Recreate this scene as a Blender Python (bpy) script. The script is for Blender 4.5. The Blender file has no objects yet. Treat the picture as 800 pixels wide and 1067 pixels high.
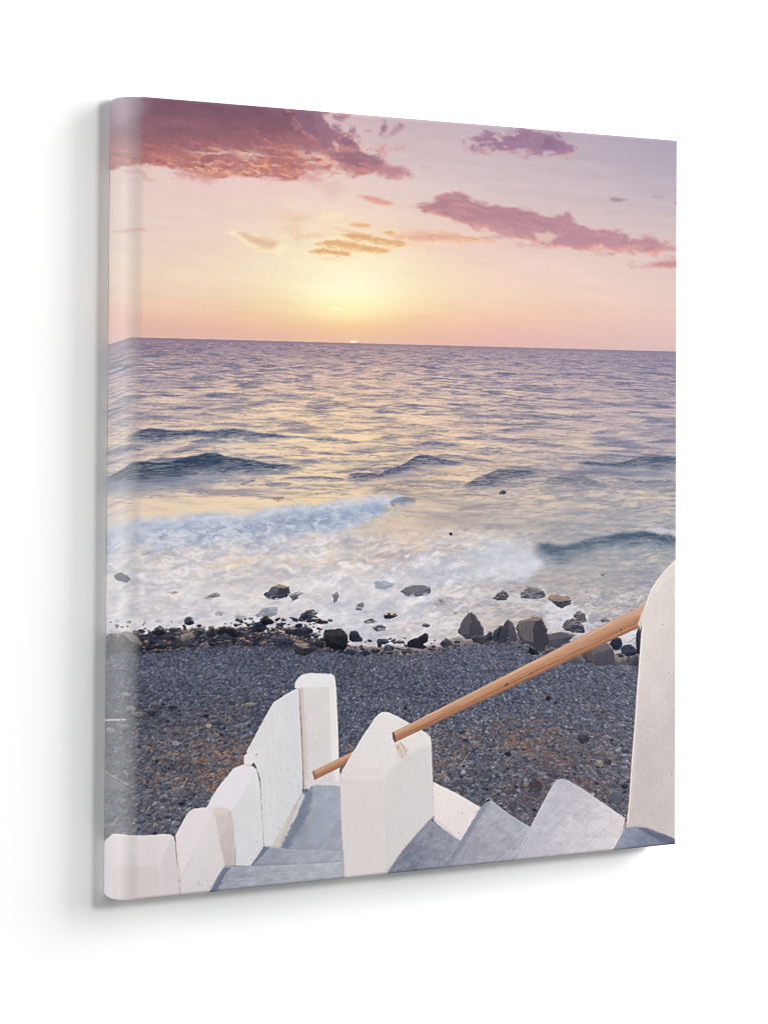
import bpy, math
import numpy as np
from mathutils import Matrix, Vector

# ---------------------------------------------------------------- camera, light, exposure
scene = bpy.context.scene
HANG = 1.5                                          # height of the middle of the print above the floor
PW, PH, PD = 0.60176, 0.6, 0.0260                   # canvas width, height, depth in metres
cam_data = bpy.data.cameras.new('camera')
cam = bpy.data.objects.new('camera', cam_data)
scene.collection.objects.link(cam)
cam.matrix_world = Matrix((
    (0.7249431952, -0.0280204729, -0.6882384883, -2.1195227868),
    (-0.6887895672, -0.0220511047, -0.7246258903, -2.2221104317),
    (0.0051279412, 0.9993640988, -0.0352860077, HANG+0.0504372472),
    (0, 0, 0, 1)))
cam_data.sensor_fit = 'HORIZONTAL'
cam_data.sensor_width = 36.0
cam_data.lens = 180.0
cam_data.shift_x = -0.0396370390
cam_data.shift_y = -0.2824684504
cam_data.clip_start = 0.05
cam_data.clip_end = 100
scene.camera = cam

world = bpy.data.worlds.new("World")
scene.world = world
world.use_nodes = True
world.node_tree.nodes['Background'].inputs[0].default_value = (1, 1, 1, 1)
world.node_tree.nodes['Background'].inputs[1].default_value = 0.285

def area(name, loc, size, power, target=(0, 0, HANG), col=(1, 1, 1), sy=None):
    d = bpy.data.lights.new(name, 'AREA')
    d.shape = 'RECTANGLE'; d.size = size; d.size_y = sy or size
    d.energy = power; d.color = col
    o = bpy.data.objects.new(name, d)
    scene.collection.objects.link(o)
    o.location = loc
    o.rotation_euler = (Vector(target)-Vector(loc)).to_track_quat('-Z', 'Y').to_euler()
    return o
area('key_lamp', (2.3, -4.0, HANG+1.1), .75, 84)
area('soft_lamp', (4.4, -1.05, HANG+1.4), 3.6, 468, sy=3.4)
area('broad_lamp', (3.3, -2.1, HANG+1.5), 3.6, 110, sy=3.2)
area('side_fill', (-4.6, -0.50, HANG+.2), .6, 150, sy=2.4)  # added fill from the left, put in to lighten the wrapped edge

scene.cycles.filter_width = 1.0
scene.view_settings.view_transform = 'Standard'
scene.view_settings.look = 'None'
scene.view_settings.exposure = 0
scene.view_settings.gamma = 1
scene.view_settings.use_curve_mapping = False

# ---------------------------------------------------------------- wall
def material(name, rough, spec):
    m = bpy.data.materials.new(name); m.use_nodes = True
    b = m.node_tree.nodes['Principled BSDF']
    b.inputs['Roughness'].default_value = rough
    b.inputs['Specular IOR Level'].default_value = spec
    return m, b, m.node_tree

wm, wb, nt = material('matt_white_paint', .9, .1)
nz = nt.nodes.new('ShaderNodeTexNoise'); nz.inputs['Scale'].default_value = 420; nz.inputs['Detail'].default_value = 4
tc = nt.nodes.new('ShaderNodeTexCoord'); nt.links.new(tc.outputs['Object'], nz.inputs['Vector'])
bp = nt.nodes.new('ShaderNodeBump'); bp.inputs['Strength'].default_value = .05; bp.inputs['Distance'].default_value = .0004
nt.links.new(nz.outputs['Fac'], bp.inputs['Height']); nt.links.new(bp.outputs['Normal'], wb.inputs['Normal'])
wb.inputs['Base Color'].default_value = (.88, .885, .88, 1)
me = bpy.data.meshes.new('wall')
y0, y1 = PD+.0002, PD+.12
v = [(-3, y0, -0.3), (4, y0, -0.3), (4, y0, 3.6), (-3, y0, 3.6), (-3, y1, -0.3), (4, y1, -0.3), (4, y1, 3.6), (-3, y1, 3.6)]
me.from_pydata(v, [], [(0, 1, 2, 3), (7, 6, 5, 4), (4, 5, 1, 0), (3, 2, 6, 7), (0, 3, 7, 4), (5, 6, 2, 1)])
me.materials.append(wm)
wall_o = bpy.data.objects.new('wall', me); scene.collection.objects.link(wall_o)
wall_o['kind'] = 'structure'
wall_o['label'] = 'plain matt white wall behind the canvas print'
wall_o['category'] = 'wall'

# ---------------------------------------------------------------- the printed artwork
# The print is drafted on a sheet of its own (units: 1/1000 of its printed width, skewed like the
# pencil grid it was measured on) and is transferred to the canvas later, anchored to the canvas.
import numpy as np
SC = 2.0
AX0, AX1, AY0, AY1 = 96.0, 716.0, 88.0, 948.0
NX, NY = int((AX1-AX0)*SC), int((AY1-AY0)*SC)
xs = (AX0 + (np.arange(NX)+.5)/SC).astype(np.float32)
ys = (AY0 + (np.arange(NY)+.5)/SC).astype(np.float32)
X, Y = np.meshgrid(xs, ys)
F32 = np.float32

def sstep(a, b, v):
    t = np.clip((v-a)/(b-a), 0, 1)
    return t*t*(3-2*t)

def vnoise(x, y, seed):
    rng = np.random.RandomState(seed)
    T = rng.rand(256, 256).astype(F32)
    xi = np.floor(x).astype(np.int32); yi = np.floor(y).astype(np.int32)
    fx = (x-xi).astype(F32); fy = (y-yi).astype(F32)
    fx = fx*fx*fx*(fx*(fx*6-15)+10); fy = fy*fy*fy*(fy*(fy*6-15)+10)
    x0 = xi & 255; x1 = (xi+1) & 255; y0 = yi & 255; y1 = (yi+1) & 255
    a = T[y0, x0]; b = T[y0, x1]; c = T[y1, x0]; d = T[y1, x1]
    a = a+(b-a)*fx
    c = c+(d-c)*fx
    return a+(c-a)*fy

def fbm(x, y, seed, octv=5, gain=.5, lac=2.03):
    s = 0; a = 1.0; t = 0
    for k in range(octv):
        s = s + a*vnoise(x*(lac**k)+17.3*k, y*(lac**k)+9.1*k, seed+k)
        t += a; a *= gain
    return (s/t-.5)*2            # about -1 .. 1

def blur(a, r):
    r = int(round(r*SC))
    if r < 1: return a
    for _ in range(2):
        for ax in (0, 1):
            p = [(0, 0)]*a.ndim; p[ax] = (r+1, r)
            c = np.cumsum(np.pad(a, p, mode='edge').astype(np.float64), axis=ax)
            n = a.shape[ax]
            hi = np.take(c, np.arange(2*r+1, 2*r+1+n), axis=ax)
            lo = np.take(c, np.arange(0, n), axis=ax)
            a = ((hi-lo)/(2*r+1)).astype(F32)
    return a

def grid_colour(gx, gy, vals):
    """bilinear table of colours, softened afterwards"""
    vals = np.array(vals, F32)                       # [row][col][3]
    gx = np.array(gx, F32); gy = np.array(gy, F32)
    out = np.zeros((NY, NX, 3), F32)
    cx = np.interp(xs, gx, np.arange(len(gx))); cy = np.interp(ys, gy, np.arange(len(gy)))
    ix = np.clip(cx.astype(int), 0, len(gx)-2); iy = np.clip(cy.astype(int), 0, len(gy)-2)
    fx = (cx-ix)[None, :, None].astype(F32); fy = (cy-iy)[:, None, None].astype(F32)
    a = vals[iy][:, ix]; b = vals[iy][:, ix+1]; c = vals[iy+1][:, ix]; d = vals[iy+1][:, ix+1]
    return (a*(1-fx)+b*fx)*(1-fy)+(c*(1-fx)+d*fx)*fy

ART = np.zeros((NY, NX, 3), F32)

def win(x0, x1, y0, y1, pad=0):
    i0 = max(0, int((x0-pad-AX0)*SC)); i1 = min(NX, int((x1+pad-AX0)*SC)+1)
    j0 = max(0, int((y0-pad-AY0)*SC)); j1 = min(NY, int((y1+pad-AY0)*SC)+1)
    return (slice(j0, j1), slice(i0, i1))

def sdist(pts, x, y):
    """signed distance to a polygon, positive inside"""
    pts = np.array(pts, F32)
    d = np.full(x.shape, 1e9, F32); ins = np.zeros(x.shape, bool)
    n = len(pts)
    for k in range(n):
        ax, ay = pts[k]; bx, by = pts[(k+1) % n]
        ex, ey = bx-ax, by-ay
        L = ex*ex+ey*ey+1e-9
        t = np.clip(((x-ax)*ex+(y-ay)*ey)/L, 0, 1)
        d = np.minimum(d, (x-ax-t*ex)**2+(y-ay-t*ey)**2)
        if ay != by:
            c = ((ay > y) != (by > y)) & (x < (bx-ax)*(y-ay)/(by-ay)+ax)
            ins ^= c
    d = np.sqrt(d)
    return np.where(ins, d, -d)

def rounded(pts, n=2):
    """Chaikin corner cutting for soft outlines"""
    p = np.array(pts, float)
    for _ in range(n):
        q = np.roll(p, -1, axis=0)
        p = np.stack([p*.75+q*.25, p*.25+q*.75], 1).reshape(-1, 2)
    return p

def mix(w, m, col):
    """lay colour col over window w with mask m"""
    col = np.asarray(col, F32)
    ART[w] += (col-ART[w])*m[..., None]

def poly(pts, col, soft=.5, rough=0, rs=4, seed=1, op=1, col2=None, g=None, rnd=0, tex=0, tseed=5):
    """fill a polygon; g=(x0,y0,x1,y1) runs the colour from col to col2"""
    P = np.array(rounded(pts, rnd) if rnd else pts, float)
    w = win(P[:, 0].min(), P[:, 0].max(), P[:, 1].min(), P[:, 1].max(), 3+soft*2+rough*2)
    x, y = X[w], Y[w]
    d = sdist(P, x, y)
    if rough: d = d+fbm(x/rs, y/rs, seed, 3)*rough
    m = sstep(-soft, soft, d)*op
    c = np.array(col, F32)
    if col2 is not None:
        x0, y0, x1, y1 = g
        t = np.clip(((x-x0)*(x1-x0)+(y-y0)*(y1-y0))/((x1-x0)**2+(y1-y0)**2), 0, 1)[..., None]
        c = c*(1-t)+np.array(col2, F32)*t
    else:
        c = np.broadcast_to(c, x.shape+(3,))
    if tex: c = c+(fbm(x/3, y/3, tseed, 4)*tex)[..., None]
    mix(w, m, c)
    return w, d, m

def line(pts, wd, col, soft=.5, op=1, rough=0, seed=3, taper=0):
    P = np.array(pts, float)
    w = win(P[:, 0].min(), P[:, 0].max(), P[:, 1].min(), P[:, 1].max(), wd+soft+2)
    x, y = X[w], Y[w]
    d = np.full(x.shape, 1e9, F32)
    for (ax, ay), (bx, by) in zip(P[:-1], P[1:]):
        ex, ey = bx-ax, by-ay
        t = np.clip(((x-ax)*ex+(y-ay)*ey)/(ex*ex+ey*ey+1e-9), 0, 1)
        d = np.minimum(d, np.hypot(x-ax-t*ex, y-ay-t*ey)+taper*np.abs(t-.5)*2)
    if rough: d = d+fbm(x/3, y/3, seed, 3)*rough
    mix(w, sstep(wd/2+soft, wd/2-soft, d)*op, col)

def hor(x):                                         # the sea's horizon
    return 351.6+(x-150)*.0262

# ---- 1 sky
gx = [100, 160, 230, 300, 366, 430, 500, 590, 705]
gy = [90, 150, 200, 250, 285, 310, 328, 345, 366]
SKY = [
 [(198,172,184),(198,172,184),(200,172,182),(202,174,182),(192,168,178),(182,162,174),(176,158,172),(166,152,168),(156,146,164)],
 [(226,200,196),(226,200,196),(226,198,194),(222,194,190),(212,188,190),(202,180,184),(194,176,182),(180,166,176),(162,152,168)],
 [(230,206,199),(231,205,197),(231,203,197),(232,204,195),(230,205,195),(219,197,192),(209,189,189),(197,180,184),(178,166,176)],
 [(232,210,199),(233,210,196),(236,211,194),(240,218,193),(244,221,190),(234,205,187),(227,197,185),(215,190,184),(200,180,178)],
 [(235,211,195),(236,212,191),(239,216,191),(244,226,193),(251,240,202),(241,220,190),(233,206,187),(225,198,187),(210,188,182)],
 [(238,207,188),(237,207,183),(239,210,180),(243,220,178),(252,240,190),(241,219,180),(236,206,180),(229,198,181),(214,188,180)],
 [(238,198,182),(235,193,170),(237,197,167),(241,206,160),(250,222,156),(240,203,160),(235,197,168),(228,190,172),(216,186,178)],
 [(234,193,181),(227,182,168),(229,182,165),(233,186,158),(238,193,152),(233,187,160),(229,183,168),(222,182,171),(213,181,176)],
 [(230,198,190),(220,188,178),(220,186,177),(221,184,172),(222,184,170),(220,180,170),(217,176,170),(212,176,173),(206,176,176)],
]
ART[:] = blur(grid_colour(gx, gy, SKY), 5)
def glow(cx, cy, sx, sy, col, op):
    m = np.exp(-((X-cx)/sx)**2-((Y-cy)/sy)**2)*op
    ART[:] += (np.array(col, F32)-ART)*m[..., None]
glow(358, 290, 74, 36, (250,238,196), .5)
glow(362, 298, 44, 32, (255,248,216), .65)
glow(358, 262, 52, 24, (246,230,192), .4)
glow(356, 318, 34, 11, (254,240,178), .5)
glow(368, 342, 60, 8, (238,184,140), .25)
# faint veils of high cloud
n = fbm(X/60+fbm(X/40, Y/20, 31, 3), (Y-.12*X)/9, 40, 5)
ART += (n*4.2)[..., None]*np.array([1.1, .9, .8], F32)*sstep(352, 320, Y)[..., None]
ART += (fbm(X/90, (Y-.05*X)/5, 77, 4)*sstep(0, 60, 352-Y)*3.0)[..., None]*np.array([.6, .9, .9], F32)

def cloud(pts, dark, warm, amp=5, sc=9, sy=.55, slope=.12, seed=1, op=1, soft=3, rimw=6, hol=0, under=1, rimop=.9, pad=10, ew=None):
    """cloud bank: feathered density field, mauve where thick, lit where thin and underneath"""
    P = rounded(pts, 1)
    w = win(P[:, 0].min(), P[:, 0].max(), P[:, 1].min(), P[:, 1].max(), pad)
    x, y = X[w], Y[w]
    wx = fbm(x/(sc*1.3), y/sc, seed+50, 4)*sc*.7
    wy = fbm(x/(sc*1.1), y/(sc*.8), seed+60, 4)*sc*.35
    n = fbm((x+wx)/sc, (y-slope*x+wy)/(sc*sy), seed, 7, .62)
    d = sdist(P, x, y)
    ew = ew(x) if callable(ew) else (ew or max(1.6, min(6., soft*2.6)))
    dens = d/ew+n*(amp*.42)+.25
    m = sstep(-.15, 1.15, dens)
    if hol:
        h = fbm(x/(sc*.9)+3, (y-slope*x)/(sc*.5)+wx*.05, seed+9, 5, .6)
        m = m*(1-hol*sstep(.05, .5, h))
    m = m*op
    lo = sdist(P-np.array([0, rimw]), x, y)+n*amp*1.5
    r = sstep(rimw*.5, -rimw*.6, lo)*under
    st = sstep(-.25, .45, fbm((x+wx)/(sc*.8), (y-slope*x+wy)/(sc*.3), seed+20, 6, .62))
    r = np.clip(r*(.3+.9*st)+.35*sstep(1.2, .1, dens), 0, 1)[..., None]*rimop
    c = np.array(dark, F32)*(1-r)+np.array(warm, F32)*r
    c = c+(n*10)[..., None]
    mix(w, m, c)
    return w, m

# great bank top left
big = [(90,80),(345,92),(334,106),(340,113),(330,122),(335,131),(348,134),(354,141),(362,140),(370,148),(376,160),(388,164),
       (402,164),(398,172),(384,178),(372,186),(360,181),(346,175),(336,173),(322,182),(303,187),(280,185),(262,185),(240,184),(214,184),
       (196,178),(172,177),(158,173),(136,173),(110,180),(90,185)]
w, m = cloud(big, (131,94,110), (206,130,116), amp=4.2, sc=19, sy=.55, slope=.10, seed=4, soft=1.4, rimw=22, pad=14, ew=lambda q: 4.5+9*sstep(300, 345, q))
x, y = X[w], Y[w]
# body tone: violet above, rose below, with orange embers along the lower half
wx = fbm(x/20, y/14, 61, 4)*9
t = sstep(104, 178, y+fbm(x/26, y/9, 66, 4)*10)
body = (np.array((122,86,104), F32)*(1-t[..., None])+np.array((182,120,120), F32)*t[..., None])
rt = sstep(290, 350, x)[..., None]*.7
body = body*(1-rt)+(np.array((146,104,124), F32)*(1-t[..., None])+np.array((180,122,130), F32)*t[..., None])*rt
body += (fbm((x+wx)/22, (y-.2*x)/10, 71, 6, .6)*13)[..., None]*np.array([1, .8, .75], F32)
core = sstep(.2, .9, m)
mix(w, core*.82, body)
def streaks(w, region, col, thr, seed, sx=14, sy=3.4, slope=.13, op=.8, width=.25, warp=9):
    x, y = X[w], Y[w]
    q = fbm(x/18, y/12, seed+3, 4)*warp
    n = fbm((x+q)/sx, (y-slope*x+q*.35)/sy, seed, 5, .6)
    mix(w, sstep(thr, thr+width, n)*region*op, col)
w = win(90, 420, 85, 200); x, y = X[w], Y[w]; mm = np.zeros(x.shape, F32)
mm[:m.shape[0], :m.shape[1]] = 0
cm = np.zeros((NY, NX), F32)
P = rounded(big, 1)
dd = sdist(P, x, y)
ins = sstep(-1, 4, dd)
low = sstep(146, 158, y+(.0*x))*ins
streaks(w, low, (220,144,122), .08, 11, sx=12, sy=4.5, op=.7, width=.4)
streaks(w, low*sstep(175, 200, x)*sstep(150, 162, y), (232,178,160), .22, 15, sx=16, sy=3, op=.85, slope=.08)
streaks(w, low*sstep(.0, 1, (y-160)/14), (240,172,130), .2, 19, sx=10, sy=3, op=.8)
streaks(w, low, (150,88,98), .22, 23, sx=13, sy=4, op=.65)
blob = lambda x, y, cx, cy, sx, sy, a=0: np.exp(-(((x-cx)*np.cos(a)+(y-cy)*np.sin(a))/sx)**2-((-(x-cx)*np.sin(a)+(y-cy)*np.cos(a))/sy)**2)
emb = blob(x, y, 265, 137, 22, 8, .8)*.8+blob(x, y, 292, 150, 20, 9, .7)*.8+blob(x, y, 225, 150, 40, 6, .1)
streaks(w, np.clip(emb, 0, 1)*ins, (222,134,116), .12, 29, sx=8, sy=5, slope=.6, op=.75, warp=6, width=.45)
streaks(w, np.clip(blob(x, y, 222, 158, 22, 4, .05)+blob(x, y, 262, 162, 14, 5, .2)+blob(x, y, 330, 165, 20, 8, .3), 0, 1), (226,196,186), -.12, 33, sx=13, sy=3.2, op=.9)
streaks(w, np.clip(blob(x, y, 212, 178, 30, 6, .1)+blob(x, y, 262, 180, 26, 4, .1), 0, 1)*ins, (244,190,150), -.02, 35, sx=6, sy=3.2, op=.85)
# violet tuft and lit gaps on the bank's right flank
streaks(w, np.clip(blob(x, y, 318, 160, 44, 14, .2), 0, 1)*ins, (150,98,112), .0, 37, sx=14, sy=7, op=.55)
streaks(w, np.clip(blob(x, y, 372, 157, 14, 7, .3)+blob(x, y, 352, 152, 8, 9, .9), 0, 1), (238,206,188), .0, 39, sx=7, sy=5, op=.9)
streaks(w, np.clip(blob(x, y, 345, 168, 18, 5, .3), 0, 1), (238,190,168), -.15, 43, sx=10, sy=4, op=.8)
streaks(w, np.clip(blob(x, y, 398, 155, 6, 5, .9), 0, 1), (214,140,138), -.3, 45, sx=7, sy=5, op=.8)
for q, (pts, dk) in enumerate([
    ([(300,96),(330,100),(345,110),(338,122),(348,134),(360,142),(352,152),(330,150),(312,136),(300,118)], (138,100,120)),
    ([(336,128),(356,136),(372,144),(380,156),(396,162),(408,170),(400,180),(380,184),(356,176),(338,168),(330,148)], (150,108,124)),
    ([(350,140),(366,141),(376,152),(366,160),(352,152)], (140,100,122)),
    ([(372,168),(396,168),(420,174),(432,184),(410,186),(388,182)], (170,124,138)),
    ([(334,104),(352,106),(366,112),(370,120),(352,120),(338,114)], (152,116,136))]):
    cloud(pts, dk, (212,146,140), amp=4.4, sc=9, sy=.8, slope=.15, seed=140+q*7, op=.85, rimw=6, pad=12, ew=6)
w = win(330, 420, 120, 190); x, y = X[w], Y[w]
streaks(w, np.clip(blob(x, y, 376, 156, 13, 6, .3)+blob(x, y, 352, 150, 8, 7, .9)+blob(x, y, 340, 172, 16, 4, .2)*.8, 0, 1), (238,206,190), .0, 39, sx=6, sy=4.5, op=.8, width=.35)
# paler sky at the very corner, where the print folds
poly([(90,80),(150,80),(150,112),(140,126),(118,132),(90,130)], (166,146,166), 12, 5, 14, 47, .7)
# shreds right of the bank
mauve = (148,112,134); rose = (186,134,140)
for pts, op_, dk in [
    ([(346,118),(358,116),(364,123),(356,128),(346,124)], .7, (152,116,136)),
    ([(362,133),(371,131),(372,141),(364,141)], .75, mauve),
    ([(344,130),(352,128),(360,136),(352,140)], .8, mauve),
    ([(394,136),(401,122),(404,134),(400,142),(392,142)], .85, (150,112,138)),
    ([(380,134),(387,133),(388,139),(380,139)], .5, (186,140,150)),
    ([(402,138),(415,128),(422,132),(412,142),(398,144)], .55, (160,126,148)),
    ([(414,126),(421,129),(422,136),(415,134)], .55, (148,112,138)),
    ([(396,168),(415,170),(430,176),(432,184),(418,185),(402,181),(392,176)], .5, (186,132,144)),
    ([(394,152),(402,150),(401,157),(395,158)], .7, (214,140,138)),
    ([(438,172),(449,174),(447,177),(438,176)], .4, (190,146,154))]:
    cloud(pts, dk, rose, amp=2.6, sc=6, seed=len(pts)*7+int(pts[0][0]), op=op_, soft=1.6, rimw=3, pad=6)
# mauve cloud at the top, right of centre
top2 = [(484,150),(498,141),(512,138),(525,140),(536,133),(552,132),(573,134),(588,141),(594,152),(603,158),(585,162),(566,165),(552,158),(530,158),(512,160),(492,162)]
w, m = cloud(top2, (148,114,140), (206,150,150), amp=5, sc=13, sy=.6, slope=.1, seed=52, op=.9, soft=2.6, rimw=5, pad=14, ew=7)
w = win(480, 610, 128, 172); x, y = X[w], Y[w]
streaks(w, blob(x, y, 560, 146, 26, 9, .2), (128,96,128), .0, 57, sx=11, sy=7, op=.7)
streaks(w, blob(x, y, 495, 152, 12, 9), (196,170,182), .0, 58, sx=8, sy=6, op=.6)
cloud([(611,142),(618,144),(619,151),(613,149)], (182,140,156), rose, amp=1.5, sc=4, seed=8, op=.4, soft=1.5, rimw=2, pad=4)
# long rose bank in the middle right
mid = [(424,212),(444,209),(455,203),(470,201),(486,202),(490,207),(508,211),(516,213),(540,214),(556,218),(575,223),(592,221),(600,231),
       (618,236),(632,240),(652,241),(660,246),(676,244),(690,252),(708,256),(712,266),(694,265),(676,267),(660,261),(640,263),(628,259),
       (606,262),(584,260),(566,256),(548,250),(532,246),(512,242),(492,236),(468,229),(444,224),(432,217)]
w, m = cloud(mid, (178,134,144), (220,158,148), amp=3.6, sc=17, sy=.35, slope=.17, seed=91, soft=1.3, rimw=6, pad=12, ew=5)
x, y = X[w], Y[w]
streaks(w, m, (164,122,136), .05, 93, sx=22, sy=5, slope=.2, op=.5, width=.4)
streaks(w, m*sstep(590, 520, x), (216,148,138), .15, 94, sx=30, sy=2.6, slope=.1, op=.5)
streaks(w, m, (200,160,160), .3, 95, sx=9, sy=4, slope=.2, op=.5)
# lit chink under the first half of the bank
poly([(556,243),(572,241),(582,245),(574,252),(560,252)], (222,192,180), 2.5, 2, 5, 6, .75)
cloud([(674,275),(690,271),(712,270),(712,280),(696,279),(680,279)], (182,130,138), (226,152,142), amp=1.8, sc=6, seed=12, soft=1.2, rimw=3, pad=5)
cloud([(650,257),(662,262),(664,267),(654,266)], (198,148,152), (214,160,152), amp=1.4, sc=5, seed=13, op=.6, soft=1.2, rimw=2, pad=4)
cloud([(632,205),(644,205),(656,208),(646,211),(637,210)], (154,126,146), (178,140,146), amp=1.4, sc=6, seed=14, op=.85, soft=1.1, rimw=2, pad=4)
cloud([(676,204),(690,203),(694,208),(684,208)], (158,136,152), (180,150,156), amp=1.6, sc=6, seed=15, op=.6, soft=1.5, rimw=2, pad=4)
cloud([(700,198),(712,196),(712,200),(702,200)], (150,130,150), (170,140,150), amp=1, sc=5, seed=16, op=.6, soft=1.5, rimw=2, pad=4)
cloud([(700,210),(712,208),(712,213),(702,213)], (160,120,140), (190,140,150), amp=1, sc=5, seed=17, op=.8, soft=1.2, rimw=2, pad=4)
cloud([(676,192),(681,190),(684,194),(677,195)], (206,156,158), (206,156,158), amp=1, sc=4, seed=18, op=.6, soft=1.3, rimw=2, pad=4)
cloud([(628,222),(640,217),(650,221),(638,225)], (178,156,164), (190,160,164), amp=1.8, sc=6, seed=19, op=.35, soft=2, rimw=2, pad=4)
cloud([(636,239),(648,237),(652,240),(640,243)], (170,132,148), (190,150,156), amp=1.4, sc=5, seed=20, op=.6, soft=1.2, rimw=2, pad=4)
# peach slivers round the sun
org = (228,176,142)
cloud([(370,203),(384,202),(398,206),(412,211),(406,215),(392,213),(378,208)], (212,156,146), (232,170,146), amp=1.8, sc=7, seed=21, op=.9, soft=1.2, rimw=3, pad=5)
cloud([(360,233),(372,231),(388,233),(385,238),(368,237)], (224,170,136), (236,186,140), amp=1.2, sc=6, seed=22, op=.9, soft=1, rimw=2, pad=5)
for pts, sd in [([(352,244),(366,241),(382,244),(400,248),(418,250),(426,254),(418,258),(400,256),(380,252),(362,249)], 24),
            ([(322,254),(334,252),(342,248),(356,250),(376,253),(398,258),(412,262),(400,265),(384,264),(366,259),(344,256),(328,256)], 25),
            ([(320,261),(336,258),(350,260),(366,262),(366,266),(352,267),(338,265),(326,265)], 26),
            ([(398,242),(408,240),(414,244),(404,245)], 27),
            ([(424,246),(444,243),(462,243),(476,246),(496,245),(512,249),(494,252),(472,251),(452,251),(436,249)], 28)]:
    c2 = (218,166,122) if sd < 28 else (216,164,148)
    cloud(pts, c2, (240,198,134) if sd < 28 else (230,182,152), amp=3.4, sc=8, sy=.32, slope=.12, seed=sd*3, op=.95, soft=1.1, rimw=3, pad=6, hol=.35, ew=2.2)
cloud([(494,250),(510,251),(522,254),(508,253)], (222,176,160), (222,176,160), amp=1.2, sc=7, sy=.3, seed=81, op=.6, soft=1, rimw=2, pad=4)
cloud([(396,244),(424,243),(452,241),(480,243),(506,247),(526,252),(500,253),(470,252),(440,252),(414,251)], (220,172,150), (238,196,150), amp=4.5, sc=9, sy=.35, seed=177, op=.75, rimw=3, pad=8, hol=.4, ew=3)
cloud([(340,250),(370,252),(400,258),(416,258),(400,264),(366,262),(336,262)], (226,178,130), (244,206,142), amp=4, sc=7, sy=.4, seed=172, op=.6, rimw=2, pad=6, hol=.5, ew=3)
for q, (pts, o_) in enumerate([([(300,244),(330,240),(356,244),(330,250),(306,250)], .45), ([(412,240),(440,238),(470,242),(440,247),(416,246)], .5), ([(286,228),(310,222),(334,226),(312,234)], .4),
        ([(404,254),(430,252),(458,256),(430,260)], .45), ([(330,268),(356,266),(380,269),(352,272)], .3), ([(340,236),(362,238),(384,243),(362,243)], .5)]):
    cloud(pts, (228,182,142), (240,204,156), amp=4, sc=10, sy=.3, seed=190+q*3, op=o_, rimw=2, pad=8, hol=.5, ew=4)
# shadowed puff left of the sun with a bright lower rim
poly([(236,240),(262,242),(286,250),(300,257),(292,266),(276,262),(258,256)], (250,238,196), 2.5, 3, 9, 6, .6)
cloud([(243,241),(258,242),(272,246),(288,249),(292,256),(284,261),(272,260),(262,255),(252,248)], (224,184,160), (232,200,160), amp=2.6, sc=9, seed=44, op=.85, soft=1.8, rimw=3, pad=6)
cloud([(284,236),(300,230),(314,232),(318,244),(308,248),(292,244)], (228,196,166), (236,208,170), amp=4, sc=12, seed=45, op=.5, soft=5, rimw=3, pad=9)
cloud([(276,216),(300,214),(312,218),(304,228),(286,226)], (230,202,178), (238,214,180), amp=4, sc=12, seed=46, op=.45, soft=5, rimw=3, pad=9)
poly([(328,226),(344,222),(360,224),(350,229),(334,229)], (247,232,190), 3, 3, 8, 61, .6)
poly([(324,186),(350,190),(360,200),(344,204),(330,196)], (222,184,176), 6, 5, 12, 62, .5)
line([(300,214),(330,222),(360,236)], 5, (242,222,190), 3, .4, 2, 5)
line([(305,306.5),(323,305.5)], .6, (252,238,200), .7, .7, 0, 1)
line([(346,321),(352,320.5),(357,322.5)], 1.2, (255,250,214), .7, .95, .4, 1)
# low smudges
poly([(118,241),(132,238),(146,237),(156,240),(140,241),(126,243)], (222,176,158), 1.4, 1.2, 6, 9, .7)
for k, (a, b, ln) in enumerate([(485,276,18),(490,290,14),(556,280,8),(470,302,30),(520,300,24),(556,325,12),(480,315,40),(400,344,18),(430,330,60),(560,335,60),(540,343,50),(230,318,60),(180,330,40)]):
    line([(a-ln/2, b-ln*.01), (a+ln/2, b+ln*.02)], .6, (246,214,176) if k < 5 else (216,172,158), 1.4, .3, 1, 30+k, 1)
# setting sun on the horizon
poly([(364.2,354.6),(372.6,355),(371.6,357.2),(368.6,358.2),(365.6,357.2)], (255,226,170), .7, 0, 1, 1, 1)
poly([(366,354.6),(370.6,354.8),(369.6,356.6),(367,356.6)], (255,250,214), .6)

for q in range(26):
    r = np.random.RandomState(4100+q); a = 120+r.rand()*290; b = 176+r.rand()*12 if a < 330 else 150+r.rand()*34
    cloud([(a-14, b), (a-4, b-4), (a+10, b-3), (a+18, b+2), (a+4, b+5), (a-8, b+4)], (198,142,140), (234,180,156), amp=5, sc=9, sy=.4, seed=4200+q*3, op=.35, rimw=2, pad=10, hol=.4, ew=5)
for q in range(20):
    r = np.random.RandomState(4300+q); a = 430+r.rand()*280; b = 214+(a-430)*.165+r.rand()*30-6
    cloud([(a-14, b), (a-4, b-3), (a+10, b-2), (a+18, b+3), (a+4, b+5), (a-8, b+3)], (190,146,152), (224,176,164), amp=5, sc=9, sy=.35, seed=4400+q*3, op=.35, rimw=2, pad=10, hol=.4, ew=5)
cl_ = blur(ART, .7); ART += (cl_-ART)*.6*(Y < 300)[..., None]; cl_ = None
# ---- 2 sea
H = hor(X)
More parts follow.
